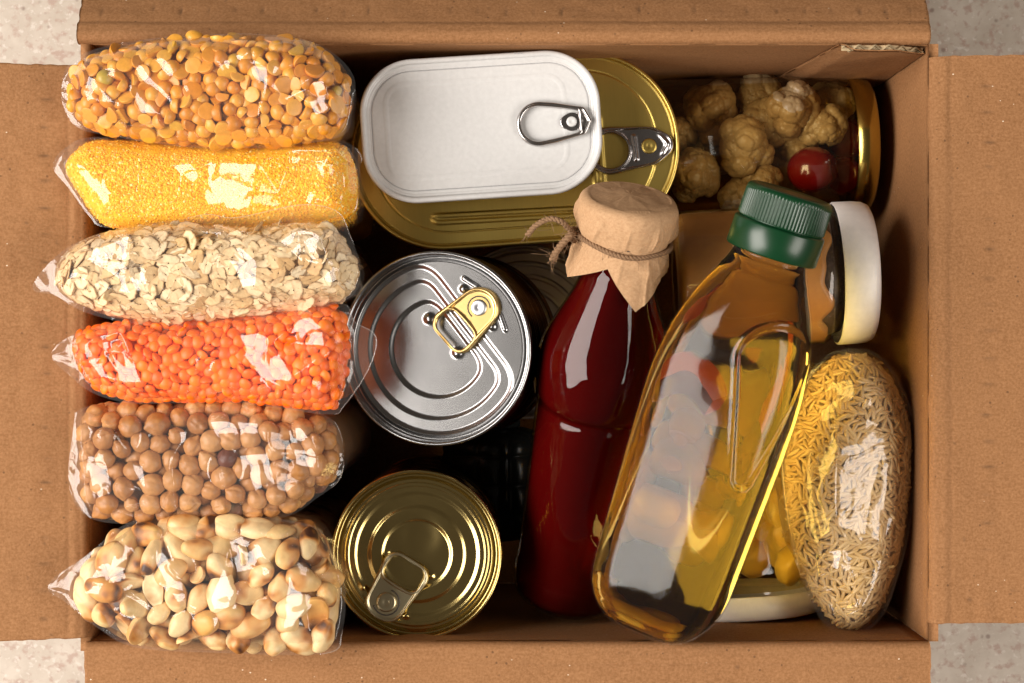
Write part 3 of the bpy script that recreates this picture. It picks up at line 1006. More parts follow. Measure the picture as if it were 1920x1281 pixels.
M['pea'] = m_grain('split_pea', [(0, (.58, .20, .010)), (.3, (.68, .27, .018)), (.6, (.74, .37, .05)), (.85, (.62, .21, .010)), (.99, (.60, .32, .03)), (1, (.34, .30, .04))], .42, .12, 900)
M['corn'] = m_grain('cornmeal', [(0, (.94, .40, .002)), (.5, (.95, .47, .003)), (.85, (.95, .58, .02)), (1, (.95, .80, .28))], .55, .1, 900)
M['oat'] = m_grain('rolled_oat', [(0, (.60, .37, .15)), (.35, (.84, .63, .35)), (.7, (.92, .76, .50)), (1, (.70, .45, .19))], .7, .5, 600, spots=[(260, .56, .75, (.46, .28, .12))], edge=(.34, .17, .055))
M['lentil'] = m_grain('red_lentil', [(0, (.86, .115, .001)), (.5, (.92, .155, .001)), (1, (.94, .21, .002))], .5, .12, 900)
M['chick'] = m_grain('chickpea', [(0, (.36, .15, .042)), (.4, (.45, .20, .06)), (.8, (.50, .25, .09)), (.975, (.42, .18, .05)), (.985, (.12, .035, .02)), (1, (.12, .035, .02))], .5, .6, 330)
M['nut'] = m_grain('peanut', [(0, (.68, .42, .15)), (.35, (.76, .54, .25)), (.7, (.80, .61, .33)), (1, (.66, .35, .09))], .5, .25, 420,
                   spots=[(80, .46, .59, (.54, .21, .04)), (80, .565, .66, (.06, .02, .01))])
M['rice'] = m_grain('rice', [(0, (.44, .27, .10)), (.5, (.53, .345, .14)), (1, (.58, .40, .18))], .38, .05, 600, sss=0)

K = dict
pea = kit(half_pea, range(8), M['pea'], 'split_pea'); pea.update(ed=.9, r=2.55, n=440, thick=10, flat=.7, updown=True, side=120, var=.09)
len_ = kit(lentil, range(4), M['lentil'], 'red_lentil'); len_.update(r=2.05, n=620, thick=8, flat=.5, side=100, var=.07)
chk = kit(chickpea, range(6), M['chick'], 'chickpea'); chk.update(ed=.85, r=4.15, n=190, thick=17, side=130, var=.08)
nut = kit(peanut, range(7), M['nut'], 'peanut'); nut.update(ed=1.0, r=5.05, n=112, thick=19, flat=.6, updown=True, side=40, var=.13)
oats = kit(oat, range(8), M['oat'], 'oat_flake'); oats.update(r=2.45, n=520, thick=8, ed=.95, wob=.2, flat=.95, updown=True, side=260, var=.12)
for me, (v, f) in zip(oats['meshes'], oats['raw']):
    na, nr = 26, 7
    k = np.tile(np.repeat(np.linspace(.06, 1, nr), na), 2)
    cx = np.exp(-(v[:, 1] / .30) ** 2) * (np.abs(v[:, 0]) < 3.2) * .28
    mk = np.clip(np.maximum((k - .80) / .2 * .6, cx) + .25 * NZ(v / .9), 0, 1)
    me.attributes.new('mark', 'FLOAT', 'POINT').data.foreach_set('value', mk.astype(np.float32))
ric = kit(rice_grain, range(4), M['rice'], 'rice_grain'); ric.update(r=1.12, n=2500, thick=6, flat=.985, wob=.16, ed=2.0, align=.42, side=200, var=.08, it=30)

build_bag('split_pea_bag', 'clear plastic bag of yellow split peas in the upper left corner of the box',
          [(110, 165), (124, 118), (180, 88), (300, 68), (440, 61), (560, 70), (625, 100), (661, 145), (657, 200), (642, 248), (560, 266), (440, 274), (330, 270), (200, 250), (142, 236), (118, 205)],
          [(128, 165), (142, 120), (190, 95), (300, 72), (440, 64), (560, 73), (618, 103), (650, 148), (648, 200), (632, 245), (560, 262), (440, 270), (330, 266), (205, 246), (150, 228), (130, 200)],
          24, 13, 15, 11, pea, facets=[(520, 150, 40, 100, 50, .32, .22, 2.0), (600, 190, 40, 60, 20, .34, .2, 2.0)],
          ripples=[(290, 150, 40, 9.5, 1.5, 20), (480, 120, 30, 12, 1.2, 15)])

grit_v, grit_f = icosphere(0)
M_corn = M['corn']
corn = dict(raw=[(grit_v * np.array([.75, .55, .5]), grit_f)], meshes=[], mat=M_corn, name='cornmeal')


def build_corn():
    # same bag builder with a token set of pieces, then the grits as one stuff part
    piece = dict(corn); piece.update(r=.55, n=1, thick=1.0, single=0, rough=.2, it=1)
    film = [(97, 300), (118, 276), (165, 257), (300, 261), (440, 268), (560, 262), (640, 264), (673, 290), (670, 318), (668, 372), (650, 400), (540, 422), (430, 428), (330, 432), (195, 424), (165, 405), (125, 350), (100, 322)]
    fill = [(118, 305), (135, 280), (175, 262), (300, 265), (440, 271), (560, 266), (632, 268), (656, 292), (664, 330), (660, 380), (640, 408), (540, 424), (430, 430), (330, 433), (205, 424), (170, 400), (135, 350), (120, 325)]
    ztop, drop, rw = 16, 12, 14
    root = build_bag('cornmeal_bag', 'clear plastic bag of bright yellow cornmeal between the split peas and the oats', film, fill, ztop, drop, rw, 12, piece,
                     facets=[(440, 350, 90, 82, -12, .30, .22, 3.2), (548, 296, 150, 24, -4, .26, .30, 1.5), (640, 350, 40, 80, 10, -.2, .1, 2.0)], ripples=[])
    rng = np.random.default_rng(3)
    zr = ztop - drop * .5
    fl = densify(ppoly(fill, zr), 2.0); cen = fl.mean(0); base = np.array([cen[0], cen[1], -165.0])
    lo, hi = fl.min(0), fl.max(0)
    p = lo + rng.random((46000, 2)) * (hi - lo); d = sdf_poly(fl, p); ok = d > .2; p, d = p[ok], d[ok]
    dd = np.clip(d / rw, 0, 1)
    z = ztop - drop * (1 - dd) ** 2.3 - .4 - rng.random(len(p)) * .9
    pts = np.concatenate([p, z[:, None]], 1)
    cont = densify(ppoly(fill, zr), 1.0)
    ci = rng.integers(0, len(cont), 9000); w = rng.random(9000) * .5
    nn = cont[ci] - cen
    sp = cen + nn * (1 - .14 * w)[:, None] * .992
    pts = np.concatenate([pts, np.concatenate([sp, (ztop - drop - 181 * 0 + (-165 - ztop + drop) * w)[:, None]], 1)])
    v, f = corn['raw'][0]
    Rm = rand_rots(len(pts), rng); sc = .55 + rng.random(len(pts)) ** 2 * .95
    VV = np.einsum('nij,vj->nvi', Rm, v) * sc[:, None, None] + pts[:, None] - base
    FF = (f[None] + (np.arange(len(pts)) * len(v))[:, None, None]).reshape(-1, 3)
    obj('cornmeal', VV.reshape(-1, 3), FF, M_corn, root, smooth=False, kind='stuff')


build_corn()

build_bag('oat_bag', 'clear plastic bag of pale rolled oats with an empty pointed corner, above the orange lentils',
          [(55, 536), (125, 462), (240, 425), (330, 412), (385, 402), (440, 408), (560, 384), (628, 396), (652, 440), (672, 500), (664, 545), (620, 570), (500, 592), (330, 609), (230, 602), (150, 582), (98, 552)],
          [(103, 512), (118, 478), (165, 445), (250, 426), (360, 422), (460, 426), (560, 418), (620, 428), (648, 465), (664, 505), (650, 548), (600, 570), (500, 588), (330, 604), (235, 598), (160, 574), (112, 545)],
          30, 13, 15, 13, oats, facets=[(215, 475, 80, 105, 20, .27, .22, 2.4), (395, 425, 45, 45, 0, .3, .22, 1.6), (575, 455, 65, 55, 30, .3, .22, 1.7), (470, 520, 34, 50, 10, .3, .2, 1)], ripples=[(610, 500, 60, 8, 1.0, 14)])

build_bag('red_lentil_bag', 'clear plastic bag of bright orange lentils, its clear corner touching the silver can',
          [(92, 663), (150, 622), (260, 600), (330, 604), (480, 588), (600, 572), (645, 572), (662, 605), (701, 632), (688, 690), (642, 760), (610, 776), (450, 755), (330, 755), (240, 755), (172, 737), (130, 706)],
          [(136, 640), (160, 618), (260, 602), (330, 606), (480, 590), (590, 575), (632, 578), (646, 620), (648, 680), (632, 745), (604, 766), (450, 750), (330, 750), (240, 748), (180, 728), (148, 690)],
          24, 11, 13, 14, len_, facets=[(515, 690, 55, 85, 35, .30, .22, 2.0), (590, 625, 75, 45, -20, .32, .22, 1.8), (245, 690, 35, 80, 20, .29, .22, 1.6), (215, 640, 35, 40, 10, .28, .22, 1.2), (670, 650, 30, 50, 20, .32, .2, 1)])

build_bag('chickpea_bag', 'clear plastic bag of tan chickpeas between the orange lentils and the roasted peanuts',
          [(123, 900), (134, 800), (142, 772), (200, 758), (300, 755), (400, 750), (470, 752), (560, 768), (622, 792), (640, 850), (632, 900), (590, 935), (530, 970), (400, 982), (300, 984), (190, 980), (142, 955)],
          [(150, 880), (148, 805), (160, 775), (205, 764), (300, 760), (400, 755), (470, 757), (555, 772), (608, 795), (628, 850), (618, 895), (580, 930), (525, 962), (400, 976), (300, 978), (200, 972), (160, 945)],
          20, 13, 15, 15, chk, facets=[(482, 850, 55, 165, 8, .30, .16, 2.0), (190, 855, 45, 130, -5, .27, .16, 1.6), (575, 840, 45, 90, 10, .3, .18, 1.3)], shrink=1.06, ripples=[(590, 880, 70, 7, 1.0, 14)])

build_bag('peanut_bag', 'clear plastic bag of roasted peanuts with scorched spots in the lower left of the box',
          [(84, 1101), (165, 1040), (225, 990), (285, 974), (400, 962), (470, 970), (580, 990), (612, 1022), (642, 1100), (637, 1190), (604, 1229), (400, 1227), (250, 1217), (180, 1182), (120, 1134)],
          [(134, 1098), (175, 1045), (230, 1000), (285, 980), (400, 970), (470, 975), (572, 996), (604, 1030), (630, 1100), (626, 1182), (592, 1218), (400, 1221), (260, 1211), (190, 1176), (142, 1130)],
          24, 14, 16, 16, nut, facets=[(470, 1030, 60, 65, 20, .31, .13, 2.0), (335, 1080, 30, 110, 25, .28, .13, 1.6), (235, 1060, 35, 90, 20, .27, .13, 1.2), (410, 1135, 90, 34, 25, .3, .13, 1.6), (560, 1140, 40, 80, 0, .3, .13, 1.2)])

build_bag('rice_bag', 'clear plastic bag of pale rice standing beside the oil bottle at the right wall',
          [(1473, 872), (1490, 800), (1520, 712), (1560, 666), (1605, 655), (1650, 664), (1692, 712), (1722, 795), (1724, 880), (1712, 1000), (1692, 1082), (1662, 1160), (1612, 1197), (1556, 1178), (1515, 1100), (1486, 1000)],
          [(1478, 872), (1496, 800), (1526, 718), (1564, 674), (1605, 663), (1646, 672), (1686, 718), (1715, 797), (1717, 880), (1705, 1000), (1686, 1078), (1655, 1150), (1612, 1186), (1562, 1168), (1522, 1096), (1492, 1000)],
          -14, 20, 24, 17, ric, facets=[(1590, 925, 70, 130, -6, -.31, .08, 2.6), (1570, 1075, 90, 24, 25, -.30, .06, 1.5), (1625, 850, 100, 26, -25, -.3, .08, 1.5), (1555, 1130, 34, 70, -25, -.33, .05, 1.2)],
          axis='y', bottom=-120, ripples=[(1560, 720, 100, 9, 1.3, 16)])


# ------------------------------------------------------------------ tins and cans
def outline_rr(hx, hy, r, n=160):
    """rounded rectangle as (n,2), even arc length, starting at +x"""
    pts = []
    for cx, cy, a0 in ((hx - r, hy - r, 0), (-hx + r, hy - r, PI / 2), (-hx + r, -hy + r, PI), (hx - r, -hy + r, 1.5 * PI)):
        a = np.linspace(a0, a0 + PI / 2, 30)
        pts.append(np.stack([cx + r * np.cos(a), cy + r * np.sin(a)], -1))
    p = np.concatenate(pts); return resample(p, n)


def resample(p, n):
    q = np.concatenate([p, p[:1]]); L = np.concatenate([[0], np.cumsum(np.linalg.norm(np.diff(q, axis=0), axis=1))])
    t = np.linspace(0, L[-1], n, endpoint=False)
    return np.stack([np.interp(t, L, q[:, 0]), np.interp(t, L, q[:, 1])], -1)


def inset(p, d):
    t = np.roll(p, -1, 0) - np.roll(p, 1, 0); t /= np.linalg.norm(t, axis=1)[:, None] + 1e-9
    return p + np.stack([-t[:, 1], t[:, 0]], -1) * d


def loft(rings):
    R = np.array(rings); n, m = R.shape[:2]
    return R.reshape(-1, 3), grid_faces(n, m, close_m=True)


def ring3(p, z): return np.concatenate([p, np.full((len(p), 1), z)], 1)


def capfan(rings):
    V, F = loft(rings); m = len(rings[0]); n = len(V)
    V = np.concatenate([V, np.mean(rings[-1], 0)[None]])
    o = n - m; j = np.arange(m)
    return V, [F, np.stack([o + j, o + (j + 1) % m, np.full(m, n)], -1)]


def panel_height(V, shapes):
    """press beads into a lid: shapes = list of (sdf function, half width, height)"""
    for f, w, h in shapes:
        d = f(V[:, :2]); V[:, 2] += h * np.exp(-(d / w) ** 4)
    return V


def sd_rr(hx, hy, r, cx=0, cy=0):
    def f(q):
        d = np.abs(q - [cx, cy]) - [hx - r, hy - r]
        return np.linalg.norm(np.clip(d, 0, None), axis=1) + np.minimum(d.max(1), 0) - r
    return f


def sd_seg(a, b, r=0):
    a, b = np.array(a, float), np.array(b, float)
    def f(q):
        w = q - a; e = b - a; t = np.clip((w @ e) / (e @ e), 0, 1)
        return np.linalg.norm(w - t[:, None] * e, axis=1) - r
    return f


def disc_grid(outline, nr):
    """concentric copies of the outline down to its centre line, for relief"""
    rings = [outline * s_ for s_ in np.linspace(1, .01, nr)]
    V = np.concatenate([ring3(q, 0) for q in rings])
    m = len(outline); o = (nr - 1) * m; j = np.arange(m)
    return np.concatenate([V, V[o:].mean(0)[None]]), [grid_faces(nr, m, close_m=True), np.stack([o + j, o + (j + 1) % m, np.full(m, nr * m)], -1)]


def oval_tin(name, label, cat, loc, rotz, hx, hy, r, depth, mat, side_mat, shapes, rimw=1.5, rimh=1.3, panel=-2.0):
    root = thing(name, label, cat, loc); root.rotation_euler = (0, 0, rotz)
    o = outline_rr(hx, hy, r, 220)
    body = [ring3(inset(o, 4.5), -depth), ring3(inset(o, 2), -depth), ring3(inset(o, 1.2), -depth + 1.5), ring3(inset(o, 1.2), -3.2), ring3(inset(o, 1.2), -2.2)]
    V, F = loft(body); m = 220
    F = [F, np.array([list(range(m))[::-1]])]
    obj('body', V, [f for f in F[:1]], side_mat, root)
    # rolled rim + chuck wall
    prof = []
    for a in np.linspace(-.9, PI + .2, 12):
        prof.append((rimw * .62 - math.cos(a) * rimw * .62, math.sin(a) * rimh * .8 - rimh * .8 + rimh * .0))
    prof = [(0.0, -3.0)] + [(x, z) for x, z in prof] + [(rimw * 1.55, panel * .75), (rimw * 2.0, panel)]
    V, F = loft([ring3(inset(o, x), z) for x, z in prof])
    obj('rim', V, F, mat, root)
    q = inset(o, rimw * 2.0)
    V, F = disc_grid(q, 170)
    V = panel_height(V, shapes); V[:, 2] += panel - .02
    obj('lid', V, F, mat, root)
    return root


def band_loft(outer, inner, zfun, thick=.9, nv=22):
    """plate between two matched loops; zfun(v) gives relief from outer (0) to inner (1)"""
    rings = []
    for v in np.linspace(0, 1, nv):
        w = v
        p = outer * (1 - w) + inner * w
        dist = np.linalg.norm(outer - inner, axis=1)
        rings.append(np.concatenate([p, zfun(v, dist)[:, None]], 1))
    bot = [ring3(inner, -thick), ring3(outer * .7 + inner * .3, -thick), ring3(outer, -thick * .6)]
    R = rings + bot
    V, F = loft(R)
    m = len(outer); n = len(R)
    j = np.arange(m)
    F2 = np.stack([(n - 1) * m + j, (n - 1) * m + (j + 1) % m, (j + 1) % m, j], -1)
    return V, [F, F2]


def by_angle(p, c, n=160):
    """resample a loop so vertex k lies at angle k around c"""
    d = p - c; a = np.arctan2(d[:, 1], d[:, 0]); r = np.hypot(d[:, 0], d[:, 1])
    o = np.argsort(a); a, r = a[o], r[o]
    t = np.linspace(-PI, PI, n, endpoint=False)
    rr = np.interp(t, np.concatenate([a - 2 * PI, a, a + 2 * PI]), np.concatenate([r, r, r]))
    return c + np.stack([rr * np.cos(t), rr * np.sin(t)], -1)


def hull_loop(circles, n=400):
    """outline of the convex hull of circles (support function)"""
    t = np.linspace(0, 2 * PI, n, endpoint=False)
    D = np.stack([np.cos(t), np.sin(t)], -1)
    S = np.array([[np.dot(d, c[:2]) + c[2] for c in circles] for d in D])
    k = S.argmax(1)
    return resample(np.array([np.array(circles[i][:2]) + circles[i][2] * d for i, d in zip(k, D)]), 1200)


def bead(w_out, w_in, h, flat):
    def z(v, dist):
        x = v * dist; y = (1 - v) * dist
        e = lambda q, w: np.sqrt(np.clip(1 - ((np.clip(q, 0, 2 * w) - w) / w) ** 2, 0, 1))
        zo = h * e(x, w_out) * (x < 2 * w_out); zi = h * e(y, w_in) * (y < 2 * w_in)
        base = flat * smooth01(np.minimum(x / (w_out * 1.3), y / (w_in * 1.3)))
        return np.maximum(np.maximum(zo, zi), base)
    return z


def pull_tab(root, mat, rivet_mat, outer_c, hole_c, rivet, rr, origin, ang, z0, bo=.95, bi=.85, h=1.3, flat=.55, dimple=None, slot=True, tilt=0.0):
    """tab in its own plane: x along the tab, rivet end at -x; hole_c, outer_c lists of circles"""
    hc = np.mean([c[:2] for c in hole_c], 0)
    outer = by_angle(hull_loop(outer_c), hc); inner = by_angle(hull_loop(hole_c), hc)
    V, F = band_loft(outer, inner, bead(bo, bi, h, flat), nv=40)
    if dimple:
        for f, w, hh in dimple:
            d = f(V[:, :2]); V[:, 2] += np.where(V[:, 2] > -.3, hh * np.exp(-(d / w) ** 2), 0)
    Rz = np.array(Euler((0, tilt, ang)).to_matrix())
    org = np.array([origin[0], origin[1], z0])
    T = lambda V: V @ Rz.T + org
    t = obj('pull_tab', T(V), F, mat, root)
    # rivet head
    pr = [(rr + .15, -.2), (rr, .55), (rr * .93, .85), (rr * .8, .95), (rr * .3, .9), (rr * .22, .78), (rr * .12, .8)]
    v, f = lathe(pr, 48, cap0=False)
    v = v + [rivet[0], rivet[1], flat - .1]
    obj('rivet', T(v), f, rivet_mat, t)
    if slot:
        a = np.linspace(.75 * PI, 2.05 * PI, 40)
        path = np.stack([rivet[0] + (rr + 1.35) * np.cos(a), rivet[1] + (rr + 1.35) * np.sin(a), np.full(40, flat + .02)], -1)
        v, f = tube(path, .32, 8); v[:, 2] = (v[:, 2] - flat) * .5 + flat
        obj('slot', T(v), f, M['slot'], t)  # no hole: a dark strip on the tab painted as the slot's shade
    return t


M['slot'] = m_plain('slot_shade_colour', (.05, .04, .03), .5)  # dark colour stands for the shade inside the open slot

# gold oval tin
zg = -40
gc = P(966, 283, zg)
gt_shapes = [(sd_rr(62, 33.5, 32), .35, -.35), (sd_seg((-36, -27.5), (26, -28.5), 1.5), 1.0, .7), (sd_seg((36, 12), (36, -16), 1.6), 1.2, .75), (sd_seg((-36, 27.5), (26, 28.5), 1.5), 1.0, .7)]
gtin = oval_tin('gold_oval_tin', 'large gold oval fish tin lying under the white tin', 'tin', gc, math.radians(4), 72.3, 41.3, 40.5, 24, M['gold'], M['gold'], gt_shapes)
ca, sa = math.cos(math.radians(4)), math.sin(math.radians(4))


def to_local(px, py, z, c, deg):
    d = P(px, py, z)[:2] - c[:2]; a = math.radians(deg)
    return np.array([d[0] * math.cos(a) + d[1] * math.sin(a), -d[0] * math.sin(a) + d[1] * math.cos(a)])


M['silvertab'] = m_metal('silver_tab', (.56, .54, .53), .22, None, .04)
o_ = to_local(1217, 274, zg, gc, 4)
pull_tab(gtin, M['steel'], M['gold'], [(0, 0, 8.6), (5.5, 0, 5.5), (-17, 0, 10.5)], [(-17, 0, 7.6)], (0, 0), 3.3, o_, math.radians(0 - 4 + 7), -.6, flat=.5, slot=False,
         dimple=[(sd_seg((-6.2, -5), (-6.2, 5), 0), .8, .9), (sd_seg((5.5, -4), (8.2, 0), 0), .8, .8), (sd_seg((5.5, 4), (8.2, 0), 0), .8, .8)])

# white rounded tin on top
zw = -15
wc = P(902, 237, zw)
ws = [(sd_rr(46.3, 25.5, 17.5), .25, -.30), (sd_rr(38, 20, 8, -2, 0), 1.0, .14), (sd_rr(38, 20, 8, -2, 0), .9, .0)]
wtin = oval_tin('white_rounded_tin', 'white rounded rectangular tin with a ring pull, resting on the gold tin', 'tin', wc, math.radians(3.7), 51.2, 30.6, 23, 22, M['white'], M['white'], ws, 1.9, 1.4, -1.7)
sl = outline_rr(46.3, 25.5, 17.5, 300)
v, f = tube(ring3(sl, -1.68), .10, 6, closed=True)
obj('score_line', v, f, M['line'], wtin)
o_ = to_local(1072, 228, zw, wc, 3.7)
tabo = pull_tab(wtin, M['silvertab'], M['white'], [(-14, 0, 9.6), (-9, 0, 9.0), (4.5, -4, 2.2), (4.5, 4, 2.2), (7.5, 0, 1.2)], [(-14, 0, 7.3), (-9, 0, 6.6), (1.5, -3.4, 1.5), (1.5, 3.4, 1.5)], (0, 0), 2.1, o_, math.radians(0.5), -.4, bo=1.0, bi=1.0, h=1.5, flat=.4, slot=False)
tg = hull_loop([(-2.0, 0, 3.0), (0, 0, 3.9), (4.5, 0, 3.0)], 48)
hole = hull_loop([(0, 0, 1.6)], 48)
V, F = band_loft(by_angle(tg, np.zeros(2), 64), by_angle(hole, np.zeros(2), 64), lambda v, d: np.full(len(d), .25), .5, 6)
Rz = np.array(Euler((0, 0, math.radians(.5))).to_matrix())
obj('tongue', V @ Rz.T + [o_[0], o_[1], -.9], F, M['steel'], tabo)
# tiny printed code on the rim
parts = []
for q in range(3):
    c = to_local(966 + q * 6, 100.5 - q * .3, zw, wc, 3.7)
    parts.append((np.array([(c[0] - .45, c[1] - .28, .05), (c[0] + .45, c[1] - .28, .05), (c[0] + .45, c[1] + .28, .05), (c[0] - .45, c[1] + .28, .05)]), np.array([[0, 1, 2, 3]])))


v, f = join(parts)
obj('printed_code', v + [0, 0, .02], f, M['line'], wtin, False)


def can(name, label, center, axis, R, H, mat, side_mat, relief, side_ribs=True, panel=-3.2, group=None):
    """axis: unit vector of the lid's normal"""
    z = Vector(axis).normalized(); x = (Vector((1, 0, 0)) - z * z.x).normalized(); y = z.cross(x)
    mt = Matrix(((x.x, y.x, z.x, center[0] * MM), (x.y, y.y, z.y, center[1] * MM), (x.z, y.z, z.z, center[2] * MM), (0, 0, 0, 1)))
    root = thing(name, label, 'can', mat=mt, group=group)
    prof = [(R - 5, -H), (R - 1, -H), (R - .2, -H + 1), (R - .6, -H + 2.6)]
    for q in np.linspace(-H + 3, -3.4, 90):
        rib = .55 * math.sin(q * 2 * PI / 3.6) * (1 if (side_ribs and -H + 14 < q < -12) else 0)
        prof.append((R - 1.3 + rib, q))
    V, F = lathe(prof, 160, cap1=False)
    obj('body', V, F, side_mat, root)
    pr = [(R - 1.2, -3.4), (R - .15, -3.2), (R, -2.7), (R, -.9), (R - .2, -.35), (R - .7, 0), (R - 1.2, -.05), (R - 1.6, -.45), (R - 1.75, -1.2), (R - 2.2, panel - .9), (R - 2.7, panel - 1.15), (R - 3.4, panel - .95), (R - 3.9, panel - .2), (R - 4.6, panel)]
    V, F = lathe(pr, 220, cap0=False, cap1=False)
    obj('rim', V, F, mat, root)
    a = np.linspace(0, 2 * PI, 420, endpoint=False)
    V, F = disc_grid(np.stack([(R - 4.6) * np.cos(a), (R - 4.6) * np.sin(a)], -1), 260)
    V = relief(V); V[:, 2] += panel
    V[:420, 2] = panel
    obj('lid', V, F, mat, root)
    return root


def groove(d, w, h):
    """rounded trapezoid ridge"""
    return h * (1 - smooth01((np.abs(d) - w * .35) / (w * .65)))


# silver can
RS = 41.3
nS = np.array([-.20, -.02, .975]); nS /= np.linalg.norm(nS)
cS = P(816, 654, -10)
ang_t = math.atan2(80, 82)


def silver_relief(V):
    q = V[:, :2]; n = np.array([.79, .62])
    x = q @ n; r = np.hypot(q[:, 0], q[:, 1])
    for rad, c, h in ((.50, .275, .5), (.72, .355, .55), (.87, .47, .5)):
        k = 5.0 if rad < .85 else 7.0
        a, b = r - rad * RS, x - c * RS
        hm = np.clip(k - np.abs(a - b), 0, None) / k
        d = np.maximum(a, b) + hm * hm * k * .25
        V[:, 2] += -.85 * smooth01((1.15 - d) / 2.3)
    V[:, 2] += .5 * smooth01((r - .90 * RS) / 1.2) * 0
    for px, py, rr, hh in ((866, 542, 1.5, .9), (920, 612, 1.5, .9), (799, 598, 2.0, 1.0), (852, 662, 2.0, 1.0)):
        c = loc2(px, py)
        V[:, 2] += hh * np.exp(-(((q - c) ** 2).sum(1) / rr ** 2) ** 1.5)
    for a, b in (((867, 522), (892, 538)), ((935, 592), (944, 618))):
        V[:, 2] += .6 * np.exp(-(np.clip(sd_seg(loc2(*a), loc2(*b))(q), 0, None) / .9) ** 4)
    return V


zS = Vector(nS); xS = (Vector((1, 0, 0)) - zS * zS.x).normalized(); yS = zS.cross(xS)


def loc2(px, py, z=None):
    """photo pixel -> coordinates in the plane of the silver can's lid"""
    o = np.array([0, 0, CAM_H]); d = P(px, py, 0) - o
    t = np.dot(cS - o, nS) / np.dot(d, nS); h = o + d * t - cS
    return np.array([h @ np.array(xS), h @ np.array(yS)])


M['darkbody'] = m_metal('dark_reflection_metal', (.16, .11, .08), .22, None, .03)  # plain metal; the dark sauce it reflects is put into its colour
scan = can('silver_can', 'large silver can with a gold ring pull, leaning toward the orange lentils', cS, nS, RS, 66, M['silver'], M['darkbody'], silver_relief)
rv = loc2(897, 577); tip = loc2(838, 632)
dirv = tip - rv; at = math.atan2(dirv[1], dirv[0])
pull_tab(scan, M['goldtab'], M['rivet'], [(0, 0, 8.7), (1.5, -3.5, 5.4), (1.5, 3.5, 5.4), (15.0, -5.0, 5.6), (15.0, 5.0, 5.6)], [(12.6, -4.4, 3.9), (12.6, 4.4, 3.9), (15.8, -4.3, 3.9), (15.8, 4.3, 3.9)], (0, 0), 3.4, rv, at, -1.5, bo=1.15, bi=.9, h=1.4, flat=.5)

# gold can
RG = 36.6
cG = P(781, 1041, -19)


def gl(px, py): return P(px, py, -22)[:2] - cG[:2]


def gold_relief(V):
    q = V[:, :2]; r = np.hypot(q[:, 0], q[:, 1])
    th = np.arctan2(q[:, 1], q[:, 0])
    gate = smooth01((np.abs(np.angle(np.exp(1j * (th - math.radians(238))))) - .45) / .2)
    for rad, h, w, g in ((30.0, .35, 1.2, 0), (26.2, -.75, 2.3, 1), (20.4, .55, 2.0, 1), (14.6, -.55, 2.0, 1)):
        V[:, 2] += (np.sign(h) * .7 * smooth01((1.1 - (r - rad)) / 2.2) if g else groove(r - rad, w, h))
    c = gl(788, 1005)
    V[:, 2] += -.9 * np.exp(-(((q - c) ** 2).sum(1) / 60) ** 1.6)
    for px, py in ((682, 1100), (761, 1152), (735, 1040), (808, 1080)):
        V[:, 2] += .8 * np.exp(-((q - gl(px, py)) ** 2).sum(1) / 2.2)
    return V


gcan = can('gold_can', 'gold coloured can with a ring pull beside the peanuts near the lower wall', cG, (0.0, 0.0, 1.0), RG, 108, M['goldcan'], M['goldcan'], gold_relief)
rv = gl(725, 1128); tip = gl(766, 1062); dirv = tip - rv
pull_tab(gcan, M['champ'], M['champ'], [(0, 0, 8.4), (-1.5, -2, 6.6), (-1.5, 2, 6.6), (15.5, -4.8, 5.8), (15.5, 4.8, 5.8)], [(12.4, -4.8, 3.4), (12.4, 4.8, 3.4), (16.2, -4.2, 3.8), (16.2, 4.2, 3.8)], (0, 0), 4.2, rv, math.atan2(dirv[1], dirv[0]), -1.6, bo=1.0, bi=.9, h=1.25, flat=.65)


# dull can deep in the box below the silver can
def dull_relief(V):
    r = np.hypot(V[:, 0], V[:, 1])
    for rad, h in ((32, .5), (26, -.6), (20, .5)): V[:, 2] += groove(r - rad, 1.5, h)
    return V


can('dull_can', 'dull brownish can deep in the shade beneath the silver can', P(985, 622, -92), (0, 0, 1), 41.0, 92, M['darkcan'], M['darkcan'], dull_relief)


# ------------------------------------------------------------------ bottles and jars
def axis_frame(B, T):
    B, T = Vector(B), Vector(T)
    z = (T - B).normalized(); x = (Vector((1, 0, 0)) - z * z.x).normalized(); y = z.cross(x)
    L = (T - B).length
    return Matrix(((x.x, y.x, z.x, B.x * MM), (x.y, y.y, z.y, B.y * MM), (x.z, y.z, z.z, B.z * MM), (0, 0, 0, 1))), L


def superloft(zs, ws, ds, ns, psi, seg, emb=None, off=0.0):
    """loft of rotated superellipses; ws = half width seen from the front, ds = depth ratio"""
    a = np.linspace(0, 2 * PI, seg, endpoint=False)
    rings = []
    for z, w, d, n_ in zip(zs, ws, ds, ns):
        A, Bq = 1.0, d
        r = (np.abs(np.cos(a - psi) / A) ** n_ + np.abs(np.sin(a - psi) / Bq) ** n_) ** (-1 / n_)
        x, y = r * np.cos(a), r * np.sin(a)
        k = max(w - off, .1) / np.abs(x).max()
        rings.append(np.stack([x * k, y * k, np.full(seg, z)], -1))
    R = np.array(rings)
    if emb is not None: R = emb(R)
    return R


